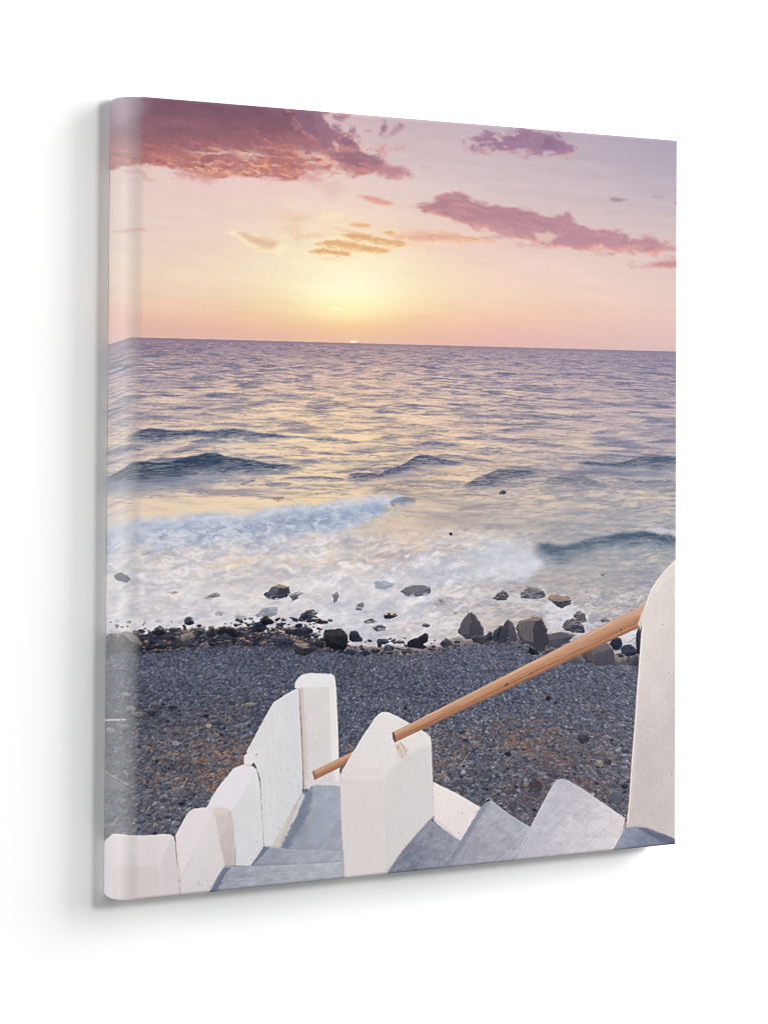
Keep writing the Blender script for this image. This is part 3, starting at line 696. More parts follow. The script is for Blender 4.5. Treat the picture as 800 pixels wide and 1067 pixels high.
g += (np.clip(fbm(x/1.5, y/1.2, 823, 2)-.42, 0, 1)*150)[..., None]*np.array([1, .97, .95], F32)
# rusty weed caught between the stones
weed = np.clip(blob(x, y, 215, 805, 58, 26, -.1)*1.15+blob(x, y, 420, 690, 90, 8)*.35+blob(x, y, 620, 720, 50, 16)*.25+blob(x, y, 180, 760, 60, 20)*.5+blob(x, y, 250, 770, 30, 40, -.5)*.4+blob(x, y, 455, 800, 26, 22)*.7+blob(x, y, 575, 780, 70, 26)*.55+blob(x, y, 540, 765, 50, 20)*.4
               +blob(x, y, 300, 730, 120, 14)*.22+blob(x, y, 640, 830, 20, 30)*.4+blob(x, y, 600, 745, 60, 10)*.2+blob(x, y, 140, 800, 20, 50)*.25+blob(x, y, 470, 760, 60, 20)*.3, 0, 1)
nw = fbm(x/3.2, y/1.5, 830, 5, .7)*.75+fbm(x/14, y/6, 833, 4)*.45
wm = sstep(.16, .5, nw+weed*.42-.16)*np.clip(weed*1.6, 0, 1)
wc = np.array((160,112,84), F32)+((rb-.5)*80)[..., None]+(fbm(x/1.5, y/1.2, 831, 3)*34)[..., None]
g = g+(wc-g)*(wm*.62)[..., None]
g = g+(np.array((112,96,88), F32)-g)*(np.clip(weed, 0, 1)*sstep(-.3, .4, fbm(x/10, y/5, 835, 4))*.32)[..., None]
redm = np.clip(blob(x, y, 590, 800, 40, 26)+blob(x, y, 545, 840, 24, 26)+blob(x, y, 610, 815, 20, 10), 0, 1)*sstep(-.1, .4, fbm(x/6, y/5, 840, 5, .6))
g = g+(np.array((104,78,84), F32)-g)*(redm*.6)[..., None]
spk = np.random.RandomState(9).rand(*x.shape) > .9975
mask = sstep(-1.5, 1.5, y-shore[w]+fbm(x/5, y/3, 850, 4)*3)
mix(w, mask, g)
# brown damp fringe
mix(w, np.exp(-((y-shore[w]-1)/4.5)**2)*.45*sstep(-.2, .4, fbm(x/12, y/3, 851, 4))*(.5+.5*sstep(330, 450, x)), (120,98,92))

gb = blur(ART, .5); gm = sstep(-1, 3, Y-shore)[..., None]; ART += (gb-ART)*.55*gm; gb = None
RS = np.random.RandomState(77)
def jag(pts, seed, am=.09):
    """break straight sides once, off line, for a chipped outline"""
    P = np.array(pts, float); r = np.random.RandomState(seed % 9999)
    sz = max(np.ptp(P[:, 0]), np.ptp(P[:, 1])); out = []
    for a, b in zip(P, np.roll(P, -1, axis=0)):
        e = b-a; nn = np.array([-e[1], e[0]])/(np.hypot(*e)+1e-6)
        out += [a+(r.rand(2)-.5)*sz*.05, a+e*(.35+.3*r.rand())+nn*(r.rand()-.5)*sz*am*min(1, np.hypot(*e)/(sz*.3))]
    return np.array(out)

def rock(pts, col, rim=(214,168,132), rimop=.55, op=1., tex=16, seed=0, soft=.45, rimw=1.4, fade=0, fc=(208,206,216), rough=.45):
    """a stone: planes of different tone, lit along its upper edge, maybe drowned at its foot"""
    P = jag(pts, seed)
    w = win(P[:, 0].min(), P[:, 0].max(), P[:, 1].min(), P[:, 1].max(), 4)
    x, y = X[w], Y[w]
    sz = max(3., np.ptp(P[:, 0])); sh = max(2., np.ptp(P[:, 1]))
    d = sdist(P, x, y)+fbm(x/2.2, y/2, seed+900, 3)*rough
    m = sstep(-soft, soft, d)*op
    hgt = (y-P[:, 1].min())/sh
    hx = (x-P[:, 0].min())/sz
    # planes: nearest of a few seeds
    r = np.random.RandomState((seed*7+3) % 9999); best = np.full(x.shape, 9, F32); fac = np.zeros(x.shape, F32)
    wobx = fbm(x/(sz*.25), y/(sh*.25), seed+905, 3)*.13
    for q in range(7):
        px, py, v = r.rand(), r.rand(), r.rand()*2-1
        v = v*.7+(.5-py)*1.3
        dd_ = np.hypot(hx-px+wobx, (hgt-py-wobx)*.9)
        fac = np.where(dd_ < best, v, fac); best = np.minimum(best, dd_)
    c = np.array(col, F32)*(.86 if op > .82 else 1)+(fac*tex+fbm(x/1.8, y/1.6, seed+920, 4, .6)*tex*.9+(.5-hgt)*tex*.7)[..., None]
    up = sdist(P+np.array([0, rimw]), x, y)
    rr = sstep(rimw*.9, -rimw*.3, up)*sstep(.65, .2, hgt)*(.25+.95*sstep(-.1, .45, fbm(x/3, y/2, seed+930, 4, .6)))*rimop
    c = c+(np.array(rim, F32)-c)*np.clip(rr, 0, 1)[..., None]
    mix(w, m, c)
    if fade:
        f = sstep(1-fade, 1.1, hgt+fbm(x/5, y/3, seed+940, 3)*.3)*m
        mix(w, f*.9, fc)

def stones(n, x0, x1, y0f, y1f, smin, smax, cols, seed, rim=.4, asp=.62, rimc=(206,158,124)):
    r = np.random.RandomState(seed)
    L = []
    for k in range(n):
        a = x0+(x1-x0)*r.rand(); lo, hi = y0f(a), y1f(a); b = lo+(hi-lo)*r.rand()
        L.append((b, a, smin+(smax-smin)*r.rand()**2.2, r.randint(len(cols)), r.rand(), r.rand()))
    for b, a, s, ci, q, t in sorted(L):
        an = np.linspace(0, 2*np.pi, 7)[:-1]+q*6
        rr = 1+(.7*np.random.RandomState(int(a*7+b*13) & 65535).rand(6)-.35)
        tl = (q-.5)*.7; px_ = np.cos(an)*s*rr*1.15; py_ = np.sin(an)*s*rr*asp
        P = np.stack([a+px_*np.cos(tl)-py_*np.sin(tl), b+px_*np.sin(tl)+py_*np.cos(tl)], 1)
        rock(P, np.array(cols[ci])+(t-.5)*18, rimc, rim*(t > .35), 1, 13, int(a*3+b), .5, max(.7, s*.28), rough=.3)

# drowned stones in the foam
k = 0
def R(crop, pts, col, **kw):
    global k
    k += 1
    ox_, oy_, s_ = crop
    rock([(ox_+a/s_, oy_+b/s_) for a, b in pts], col, seed=k*17, **kw)
A, B, C = (105,510,4.), (305,510,4.), (505,510,4.)
blk = (38,40,54); dkb = (52,56,74); gry = (92,98,116)
R(A, [(55,362),(68,350),(84,345),(96,352),(112,360),(125,375),(115,386),(92,388),(70,382)], (92,100,118), rimop=.4, fade=.3, op=.95)
R(A, [(270,430),(295,424),(330,428),(300,437)], (124,112,112), op=.8, rimop=.7)
R(A, [(425,455),(460,435),(480,430),(500,440),(480,450),(440,460)], (104,106,122), op=.85, fade=.4)
R(A, [(475,515),(490,507),(512,515),(505,527),(480,527)], (140,144,160), op=.7, fade=.4)
R(A, [(555,525),(575,520),(605,530),(600,540),(565,540)], (140,144,160), op=.7, fade=.4)
R(A, [(225,545),(240,540),(265,545),(250,556),(232,556)], (156,152,160), op=.6)
R(A, [(50,545),(65,540),(85,545),(70,555)], (150,154,170), op=.6)
R(A, [(30,320),(45,318),(48,323),(32,325)], (120,126,142), op=.6)
R(A, [(680,440),(698,424),(712,408),(740,395),(765,400),(785,408),(790,430),(775,452),(735,462),(700,458)], (68,72,90), rimop=.8, fade=.15, tex=20)
R(A, [(780,440),(795,432),(820,440),(825,455),(800,465)], (96,100,118), op=.85)
R(A, [(640,525),(660,510),(700,490),(735,487),(738,510),(730,525),(700,535),(650,535)], (122,128,144), op=.75, rimop=.5)
R(A, [(345,545),(355,533),(368,530),(380,535),(390,560),(370,568),(350,562)], (58,62,82), rimop=.4)
R(B, [(335,390),(350,382),(380,382),(425,396),(400,410),(370,420),(345,408)], (140,148,164), op=.75, rimop=.1, fade=.3)
R(B, [(165,440),(178,426),(190,428),(195,445),(185,468),(170,472)], (112,114,128), op=.9, rimop=.6)
R(B, [(262,486),(280,474),(294,472),(298,488),(285,506),(262,502)], (100,106,126), op=.9, rimop=.2)
R(B, [(448,425),(470,412),(500,402),(545,400),(568,408),(574,428),(560,442),(520,450),(470,445)], (96,100,116), op=.95, rimop=.35, fade=.25, tex=16)
R(B, [(5,430),(25,425),(45,432),(25,445),(0,460)], (80,84,100), op=.8)
R(B, [(608,460),(622,456),(630,468),(618,476)], (110,108,118), op=.8)
R(B, [(665,516),(680,510),(690,516),(675,522)], (124,116,122), op=.7)
R(B, [(580,478),(610,470),(650,450),(640,475),(600,488)], (150,142,146), op=.5)
R(B, [(650,182),(660,178),(666,188),(658,193)], (52,54,72), rimop=0)
R(B, [(666,188),(690,186),(695,192),(670,194)], (150,152,166), op=.7, rimop=0)
R(C, [(60,12),(68,4),(80,3),(92,12),(80,20),(62,20)], (78,84,106), rimop=.3)
R(C, [(92,16),(130,14),(160,22),(120,28)], (188,192,208), op=.6, rimop=0)
R(C, [(480,356),(496,350),(502,356),(490,362)], (110,110,124), op=.8)
R(C, [(405,425),(425,420),(435,428),(420,434)], (150,140,138), op=.8, rimop=.8)
R(C, [(32,455),(55,432),(70,422),(88,424),(100,445),(90,462),(50,462)], (80,82,96), rimop=.4, fade=.15)
R(C, [(98,424),(125,418),(138,424),(115,430)], (130,122,126), op=.7)
R(C, [(145,440),(160,422),(180,408),(215,408),(245,425),(252,450),(200,458),(152,455)], (84,86,100), rimop=.5, tex=20)
R(C, [(170,408),(190,404),(205,408),(185,414)], (112,106,112), op=.8)
R(C, [(258,458),(275,440),(310,442),(345,446),(362,460),(355,482),(320,495),(290,478)], (78,76,88), rimop=1, rimw=3, tex=18)
R(C, [(366,528),(380,514),(395,506),(418,516),(424,550),(405,560),(385,545)], (82,84,98), rimop=.5)
R(C, [(320,572),(340,548),(365,536),(392,545),(412,568),(420,598),(370,600),(335,590)], (72,76,92), rimop=.5)
R(C, [(480,542),(500,534),(525,545),(512,555),(488,554)], (96,96,108), rimop=.4)
R(B, [(20,545),(35,518),(60,503),(88,502),(105,516),(90,535),(65,548),(40,552)], dkb, rimop=.8)
R(B, [(78,550),(110,538),(150,548),(148,560),(100,560)], (48,50,66), rimop=.3)
R(B, [(297,548),(330,538),(350,550),(340,558),(300,558)], (58,62,80), rimop=.5)
R(B, [(376,526),(395,514),(425,512),(440,524),(415,538),(390,542)], (48,50,66), rimop=1, rimw=2)
R(B, [(332,576),(350,566),(372,562),(388,574),(385,590),(350,594)], (50,52,68), rimop=.7)
R(B, [(535,570),(550,558),(572,566),(565,575)], (56,60,80), rimop=.4)
R(B, [(455,690),(440,685),(470,680),(497,688)], (216,180,148), op=.8, rimop=0)
wpx = win(96, 420, 640, 700)
w = win(96, 700, 606, 676); x, y = X[w], YY[w]
e1 = fbm(x/12, y/7, 861, 4)
v_ = fbm((x+e1*12)/10, (y+e1*6+.15*x)/3, 863, 6, .62)
mix(w, sstep(.02, .5, v_)*.6*sstep(606, 618, y)*(y < shore[w]-3), (212,210,218))
mix(w, sstep(.1, .5, -v_)*.3*sstep(606, 618, y)*(y < shore[w]-6)*sstep(300, 380, x), (232,214,198))
# rubble line
up = lambda a: float(np.interp(a, [110, 150, 200, 250, 300, 330, 360], [660, 657, 654, 654, 658, 660, 668]))
dn = lambda a: float(np.interp(a, [110, 150, 200, 250, 300, 330, 360], [678, 681, 677, 672, 672, 678, 683]))
poly([(96,664),(150,660),(200,657),(250,656),(300,662),(330,666),(345,676),(330,680),(290,674),(240,672),(190,677),(150,680),(96,680)], (40,40,52), 2.5, 4, 4, 5, .9)
cols = [(44,46,60), (58,62,80), (84,86,102), (112,108,114), (34,36,48), (66,62,70), (72,78,98)]
stones(520, 104, 345, up, dn, .9, 4.0, cols, 21, .8)
stones(120, 320, 475, lambda a: float(np.interp(a, [320, 380, 440, 475], [664, 676, 677, 672])), lambda a: float(np.interp(a, [320, 380, 440, 475], [678, 683, 681, 678])), .8, 2.6, cols, 22, .5)
drk = [(34,36,48), (46,50,66), (58,62,80), (78,80,94), (40,40,50)]
stones(90, 250, 345, lambda a: 643, lambda a: 670, 1.2, 4.2, drk, 25, .6)
stones(70, 330, 480, lambda a: 664+abs(a-400)*.05, lambda a: 682, 1.0, 3.6, drk, 26, .5)
stones(16, 120, 260, lambda a: 650, lambda a: 660, 1.0, 2.6, drk, 27, .4)
stones(50, 500, 665, lambda a: 655+.12*(a-500), lambda a: 674+.12*(a-500), 1.0, 3.4, [(60,62,76), (78,78,90), (50,50,62), (96,92,98)], 28, .5)
stones(26, 110, 330, lambda a: 648, lambda a: 660, 1.0, 2.4, [(110,114,130), (84,86,104)], 23, .4)
R(A, [(35,690),(45,655),(62,622),(80,604),(100,594),(125,598),(150,612),(170,636),(178,656),(150,664),(112,668),(70,680)], (84,82,92), rimop=.5, tex=18, op=.95)
R(A, [(98,604),(120,600),(150,616),(174,640),(172,650),(140,640),(115,625)], (150,138,132), rimop=.5, op=.8, tex=20)
R(A, [(55,650),(85,625),(100,640),(80,668),(55,680)], (70,70,82), rimop=.2, op=.7)
R(A, [(85,600),(100,590),(122,592),(120,604),(95,606)], (150,146,148), rimop=.4, op=.8)
R(A, [(205,596),(222,582),(240,575),(268,580),(266,602),(235,612)], blk, rimop=1, rimw=2)
R(A, [(285,580),(300,575),(325,580),(318,592),(290,592)], (70,74,90), rimop=.5)
R(A, [(312,655),(325,625),(340,605),(360,594),(385,590),(405,608),(404,625),(370,645),(340,658)], (74,74,86), rimop=.6, tex=16)
R(A, [(330,622),(345,604),(385,592),(400,606),(375,622),(345,634)], (140,128,124), rimop=.8, tex=22, op=.85)
R(A, [(380,592),(402,595),(408,612),(400,628),(388,606)], (60,58,68), rimop=.2)
R(A, [(472,592),(490,580),(512,572),(545,572),(590,595),(595,606),(565,616),(520,618),(490,606)], blk, rimop=.9)
R(A, [(500,606),(520,600),(560,618),(530,628),(505,620)], (54,58,76), rimop=.1)
R(A, [(440,590),(460,575),(478,580),(478,610),(450,618)], (58,58,70), rimop=.5)
R(A, [(632,572),(645,556),(665,552),(688,566),(690,580),(660,596),(638,596)], (44,50,72), rimop=.15)
R(A, [(662,545),(675,530),(690,526),(722,550),(712,562),(690,568),(668,556)], blk, rimop=.5)
R(A, [(740,560),(755,552),(768,560),(755,572)], dkb, rimop=.4)
R(A, [(720,626),(735,614),(760,612),(790,620),(798,640),(755,648),(725,642)], (58,64,86), rimop=.3)
R(A, [(695,660),(715,650),(735,660),(728,674),(700,675)], (80,86,104), rimop=.4)
R(A, [(585,640),(612,628),(640,640),(620,650),(595,650)], (62,62,74), rimop=.6)
R(A, [(760,580),(790,575),(820,585),(815,600),(770,600)], (60,62,76), rimop=.6)
R(A, [(180,650),(200,640),(220,650),(215,668),(185,668)], (44,46,60), rimop=.3)
R(A, [(232,650),(255,640),(280,650),(270,666),(240,664)], (40,44,62), rimop=.3)
R(A, [(270,610),(290,604),(312,612),(305,628),(278,626)], (46,48,64), rimop=.4)
R(B, [(0,580),(20,572),(60,568),(78,578),(85,592),(68,608),(30,612),(0,610)], dkb, rimop=.7)
R(B, [(5,572),(20,558),(40,562),(38,574),(12,578)], (40,48,70), rimop=.1)
R(B, [(0,640),(25,630),(60,640),(80,660),(85,680),(50,694),(10,690)], (70,68,80), rimop=.7, tex=18)
R(B, [(8,642),(28,634),(58,644),(70,662),(40,664)], (138,120,112), rimop=.8, tex=20, op=.8)
R(B, [(60,630),(85,625),(110,640),(100,655),(70,650)], (52,54,68), rimop=.5)
R(B, [(90,640),(110,625),(130,640),(125,660),(100,660)], (40,42,56), rimop=.4)
R(B, [(262,588),(238,592),(234,612),(236,630),(258,636),(288,636),(290,622),(275,602)], (42,46,64), rimop=.15, soft=.7)
R(B, [(128,618),(136,598),(165,584),(200,582),(218,594),(230,625),(228,650),(215,668),(172,668),(138,652)], (36,36,46), rimop=.3, tex=12)
R(B, [(348,632),(362,622),(385,624),(405,634),(385,644),(358,646)], (60,70,92), rimop=.2)
R(B, [(350,640),(370,640),(372,656),(358,660)], (46,50,66), rimop=.1)
R(B, [(375,672),(385,652),(402,646),(416,658),(410,674)], (76,80,96), rimop=.3)
R(B, [(322,680),(332,664),(355,662),(366,672),(355,682)], (56,60,78), rimop=.5)
R(B, [(280,688),(290,668),(312,664),(322,680),(315,692)], (58,64,84), rimop=.3)
R(B, [(212,682),(225,665),(250,665),(275,682),(250,690)], (56,62,84), rimop=.3)
R(B, [(390,682),(405,674),(422,682),(408,692)], (44,48,66), rimop=.3)
R(B, [(474,652),(486,632),(505,620),(530,612),(552,598),(563,604),(563,632),(545,645),(560,660),(530,666),(500,662)], blk, rimop=.35, tex=12)
R(B, [(613,646),(622,630),(642,620),(668,636),(655,652),(628,660)], (66,72,92), rimop=.7)
R(B, [(660,650),(680,640),(690,652),(675,660)], (90,88,98), rimop=.3)
R(B, [(560,665),(580,658),(596,668),(580,676)], (70,70,84), rimop=.3)
R(B, [(688,590),(700,560),(712,536),(728,516),(745,513),(760,524),(778,550),(796,582),(798,604),(770,618),(720,625),(700,610)], (80,78,90), rimop=.45, tex=10, soft=.7)
R(B, [(740,620),(770,606),(800,614),(800,640),(760,640)], (64,64,76), rimop=.3)
R(C, [(0,612),(18,590),(32,598),(34,620),(24,640),(0,640)], (56,60,78), rimop=.4)
R(C, [(30,622),(42,585),(58,570),(75,565),(72,600),(60,635),(40,640)], (60,64,82), rimop=.4)
R(C, [(58,636),(70,590),(82,556),(95,543),(112,552),(125,575),(134,605),(130,635)], (66,66,80), rimop=.35)
stones(46, 505, 545, lambda a: 664, lambda a: 672, .8, 2.2, [(70,72,86), (56,58,72)], 24, .4)
R(C, [(262,604),(300,596),(340,596),(385,606),(350,635),(300,665),(262,668)], (78,78,92), rimop=.5, tex=8)
R(C, [(130,580),(134,556),(155,544),(190,536),(215,531),(238,540),(252,562),(260,600),(262,640),(250,668),(232,682),(212,672),(190,650),(160,636),(140,612)], (74,72,82), rimop=.7, rimw=2.2, tex=13)
R(C, [(135,575),(150,548),(180,540),(170,570),(150,590)], (98,90,94), rimop=.5, op=.7)
R(C, [(186,655),(215,672),(230,684),(205,690),(180,680)], (40,40,52), rimop=0)
R(C, [(250,668),(285,656),(300,664),(270,690),(250,690)], (86,84,96), rimop=.5)
R(C, [(522,645),(530,625),(548,615),(566,620),(576,645),(562,670),(532,668)], (48,52,70), rimop=.25)
R(C, [(452,660),(480,646),(510,640),(532,660),(538,690),(540,732),(455,735)], (84,80,90), rimop=.6, tex=14, op=.95)
R(C, [(400,684),(425,668),(445,664),(455,690),(452,725),(420,722)], (92,82,84), rimop=.4, tex=10)
R(C, [(320,705),(360,698),(400,700),(415,722),(370,728),(330,720)], (86,84,96), rimop=.3, tex=14, op=.9)
R(C, [(550,690),(562,680),(580,688),(578,700),(560,700)], (76,74,84), rimop=.3)
R(C, [(562,660),(580,648),(602,646),(632,664),(638,680),(620,695),(595,698),(572,682)], (54,60,80), rimop=.25)
R(C, [(585,712),(610,695),(640,682),(645,735),(600,735)], (82,80,92), rimop=.5, tex=14)
R(C, [(540,715),(580,708),(590,730),(548,734)], (96,92,100), rimop=.4, tex=10)
R(C, [(630,620),(640,585),(652,570),(655,620),(648,690),(632,680)], (52,54,70), rimop=.2)

def plane(crop, pts, col, op=.7, sd=3):
    ox_, oy_, s_ = crop
    poly([(ox_+a/s_, oy_+b/s_) for a, b in pts], col, .8, .7, 3, sd, op)
plane(C, [(136,578),(150,552),(190,540),(212,548),(200,580),(205,640),(170,632),(142,606)], (104,98,102), .75, 31)
plane(C, [(212,548),(240,545),(256,580),(260,640),(245,672),(225,676),(205,645),(200,590)], (56,54,64), .7, 32)
plane(C, [(150,548),(190,537),(225,534),(240,544),(212,549),(185,546)], (150,132,124), .7, 33)
for q in range(6):
    line([(540+q*4, 650+q*.8), (539.5+q*4.2, 664+q)], .35, (58,56,66), .5, .45, .8, q)
plane(B, [(692,588),(712,540),(735,516),(745,545),(735,600),(705,606)], (98,92,100), .6, 34)
plane(B, [(745,515),(762,528),(796,582),(790,604),(745,606),(745,545)], (66,64,78), .6, 35)
plane(C, [(60,634),(84,558),(98,546),(100,590),(90,636)], (52,52,64), .6, 36)
plane(C, [(100,546),(124,575),(132,605),(128,632),(100,634)], (84,80,90), .6, 37)
plane(C, [(324,572),(342,548),(365,538),(388,548),(370,566),(345,580)], (104,96,98), .6, 38)
plane(C, [(262,455),(276,441),(344,446),(360,459),(320,470),(290,466)], (148,128,116), .85, 39)
plane(C, [(290,470),(320,472),(320,493),(296,480)], (50,50,62), .7, 40)
plane(C, [(322,472),(360,462),(354,480),(322,492)], (74,70,80), .7, 41)
plane(C, [(456,664),(482,648),(510,642),(530,660),(500,672),(460,680)], (112,104,108), .6, 42)
plane(C, [(462,684),(500,676),(534,668),(538,726),(460,732)], (72,70,82), .6, 43)
plane(A, [(684,440),(712,412),(740,398),(745,415),(720,440),(700,456)], (94,92,104), .7, 44)
plane(A, [(745,400),(782,408),(788,428),(765,450),(738,458),(742,425)], (50,52,66), .7, 45)
plane(A, [(722,402),(742,397),(782,407),(760,412),(740,408)], (196,160,132), .7, 46)
plane(B, [(455,424),(490,408),(545,402),(568,410),(540,420),(480,432)], (124,122,132), .6, 47)
plane(C, [(150,440),(178,412),(214,410),(230,428),(190,440)], (112,108,116), .6, 48)
plane(C, [(262,608),(300,599),(345,600),(380,608),(320,622),(268,630)], (98,96,106), .6, 49)
plane(B, [(160,590),(200,586),(215,598),(190,612),(150,610)], (62,60,70), .6, 50)
# dark wet crevices among the rubble
for q in range(70):
    r = np.random.RandomState(3100+q); a = 112+r.rand()*225; b = up(a)+3+r.rand()*(dn(a)-up(a)-5)
    line([(a, b), (a+1+r.rand()*3, b+r.rand()*1.2-.6)], .5, (24,24,34), .5, .8, .3, q)
# larger stones scattered on the beach
D_, E_, G_ = (105,640,4.), (305,640,4.), (505,640,4.)
for crop, cx, cy, rx, ry, col in [
    (D_,545,366,16,12,(72,76,94)), (D_,585,352,14,10,(96,98,112)), (D_,622,377,28,9,(136,134,134)), (D_,300,388,22,9,(44,48,66)), (D_,218,376,14,10,(104,106,120)), (D_,165,380,18,14,(84,86,100)),
    (D_,292,452,26,15,(98,102,116)), (D_,450,467,12,11,(172,164,156)), (D_,312,541,16,12,(140,146,164)), (D_,450,524,8,9,(136,146,168)), (D_,436,420,14,9,(44,48,64)), (D_,505,470,18,12,(56,62,82)),
    (D_,215,410,20,14,(60,62,76)), (D_,125,398,26,14,(150,148,150)), (D_,70,410,22,12,(110,110,116)), (D_,100,470,30,13,(106,110,122)), (D_,85,496,22,9,(118,120,130)), (D_,155,418,30,12,(130,124,126)),
    (D_,40,485,18,14,(146,144,146)), (D_,110,335,18,10,(150,152,160)), (D_,90,228,12,6,(104,104,110)), (D_,480,452,20,9,(70,70,82)), (D_,600,310,8,6,(92,64,74)), (D_,310,495,18,8,(92,82,84)),
    (D_,255,490,12,8,(90,92,104)), (D_,240,370,12,8,(120,122,134)), (D_,205,540,14,8,(84,86,98)), (D_,150,460,16,9,(120,118,122)), (D_,660,290,5,4,(180,170,170)),
    (E_,757,545,24,18,(118,120,132)), (E_,742,692,12,14,(112,112,122)), (E_,700,490,10,8,(56,62,84)), (E_,715,520,9,7,(60,66,86)), (E_,660,480,8,6,(110,112,126)), (E_,620,470,9,5,(96,98,112)),
    (G_,408,515,26,22,(66,66,78)), (G_,440,545,16,14,(96,98,110)), (G_,96,582,13,11,(40,44,64)), (G_,480,625,13,16,(150,144,132)), (G_,512,612,18,16,(76,74,82)), (G_,585,566,18,12,(84,90,108)),
    (G_,583,714,16,14,(54,58,78)), (G_,545,765,30,30,(92,96,110)), (G_,210,715,32,32,(78,74,84)), (G_,200,434,12,7,(150,150,158)), (G_,264,348,11,11,(56,34,50)), (G_,450,755,8,9,(184,178,172)),
    (G_,160,560,9,7,(70,76,94)), (G_,140,468,10,6,(84,88,104)), (G_,40,600,10,8,(98,98,110)), (G_,70,720,16,10,(110,110,122)), (G_,20,780,18,14,(128,130,142)), (G_,540,540,12,8,(100,98,104)), (G_,470,580,14,8,(104,100,104)),
    (G_,110,780,16,12,(96,98,112)), (G_,330,600,10,7,(100,94,98)), (G_,370,660,9,7,(90,86,92))]:
    ox_, oy_, s_ = crop
    an = np.linspace(0, 2*np.pi, 9)[:-1]; rr = 1+.3*(RS.rand(8)-.5)
    P = [(ox_+(cx+np.cos(a)*rx*q)/s_, oy_+(cy+np.sin(a)*ry*q)/s_) for a, q in zip(an, rr)]
    rock([(a+.6, b+1.0) for a, b in P], (40,42,56), rimop=0, op=.6, seed=int(cx), tex=4)
    rock(P, col, (214,204,200), .3, 1, 12, int(cx+cy), .6, 1.2, rough=.5)
stones(420, 112, 655, lambda a: 730, lambda a: 880, 1.1, 2.9, [(96,100,116), (60,64,84), (120,122,134), (48,50,68), (84,82,92), (108,100,102)], 31, .18, .7, (190,186,190))
stones(200, 112, 300, lambda a: 735, lambda a: 870, 1.4, 3.4, [(96,100,116), (60,64,84), (126,126,136), (84,82,92)], 32, .2, .7, (190,186,190))
# sticks and the flat slab folding over the edge
line([(559,719),(568,726)], 1.2, (134,122,116), .5, .8)
line([(480,798),(487,787)], .7, (190,150,112), .4, .9)
line([(362,775),(366,778),(364,782)], .8, (190,150,112), .4, .9)
poly([(100,800),(112,806),(122,813),(133,819),(126,821),(100,824)], (112,110,116), 1, 1, 4, 3, .9)
line([(108,803),(118,809),(134,818.5)], .8, (206,180,150), .5, .8, .4)
line([(110,750.5),(131,750)], 1.8, (214,200,186), .6, .85, .5)
line([(158,792),(172,788),(186,785)], 1.3, (150,120,96), .6, .7, .6)
for k in range(420):                                 # twigs
    r = np.random.RandomState(2000+k); q = r.rand()
    cx, cy = (150+r.rand()*110, 765+r.rand()*60) if q < .45 else ((440+r.rand()*60, 760+r.rand()*50) if q < .65 else (510+r.rand()*130, 760+r.rand()*80))
    an = r.rand()*3.1; L = 1.5+r.rand()*3
    line([(cx, cy), (cx+np.cos(an)*L, cy+np.sin(an)*L*.6)], .5, (178,122,82) if r.rand() < .7 else (206,178,150), .45, .75)
for k in range(60):                                  # dry stems by the steps
    r = np.random.RandomState(2300+k); cx = 545+r.rand()*32; cy = 815+r.rand()*50
    line([(cx, cy), (cx+(r.rand()-.5)*6, cy-5-r.rand()*9)], .3, (120,74,76) if r.rand() < .6 else (70,56,66), .45, .6)

# ---- 5 limewashed walls, steps and rail
def plaster(w, m, amp=3.2, seed=1, sx=1.6, sy=2.6):
    x, y = X[w], Y[w]
    n = fbm(x/sx, y/sy, seed, 4, .6)*amp+fbm(x/14, y/18, seed+5, 4)*amp*.9
    ART[w] += (n*m)[..., None]*np.array([1, .98, .96], F32)
def wall(pts, col, col2=None, g=None, soft=.7, rnd=0, seed=1, amp=4.2, op=1, rough=.5):
    col = np.array(col)
    w, d, m = poly(pts, col, soft, rough, 3, seed, op, col2, g, rnd)
    plaster(w, m, amp, seed)
    return w, d, m
def pits(n, x0, x1, y0, y1, seed, col=(150,136,136), op=.5, s=.5):
    r = np.random.RandomState(seed)
    for _ in range(int(n*.55)):
        a, b = x0+r.rand()*(x1-x0), y0+r.rand()*(y1-y0)
        line([(a, b), (a+r.rand()*.8, b+r.rand()*.8)], s*r.rand(), col, .4, op)
def grain(w, m, amp, an, seed, l=9, t=.9):
    x, y = X[w], Y[w]
    a = x*np.cos(an)+y*np.sin(an); b = -x*np.sin(an)+y*np.cos(an)
    q = fbm(x/12, y/12, seed+3, 3)*2
    n = fbm(a/l, (b+q)/t, seed, 5, .62)*amp+fbm(x/9, y/6, seed+1, 4)*amp*.9
    ART[w] += (n*m)[..., None]

# white slope behind the pillar
wall([(450.8,815),(476,827),(501.6,842.5),(490,860),(480,877.4),(466,868),(451.9,856)], (229,216,214), (220,208,208), (451,820,480,877), seed=61)
line([(450.8,815.5),(476,827.5),(501,842.5)], .6, (236,226,220), .5, .6)
line([(451,853),(458,858),(480,877)], 1.2, (176,166,172), .8, .5, .4)
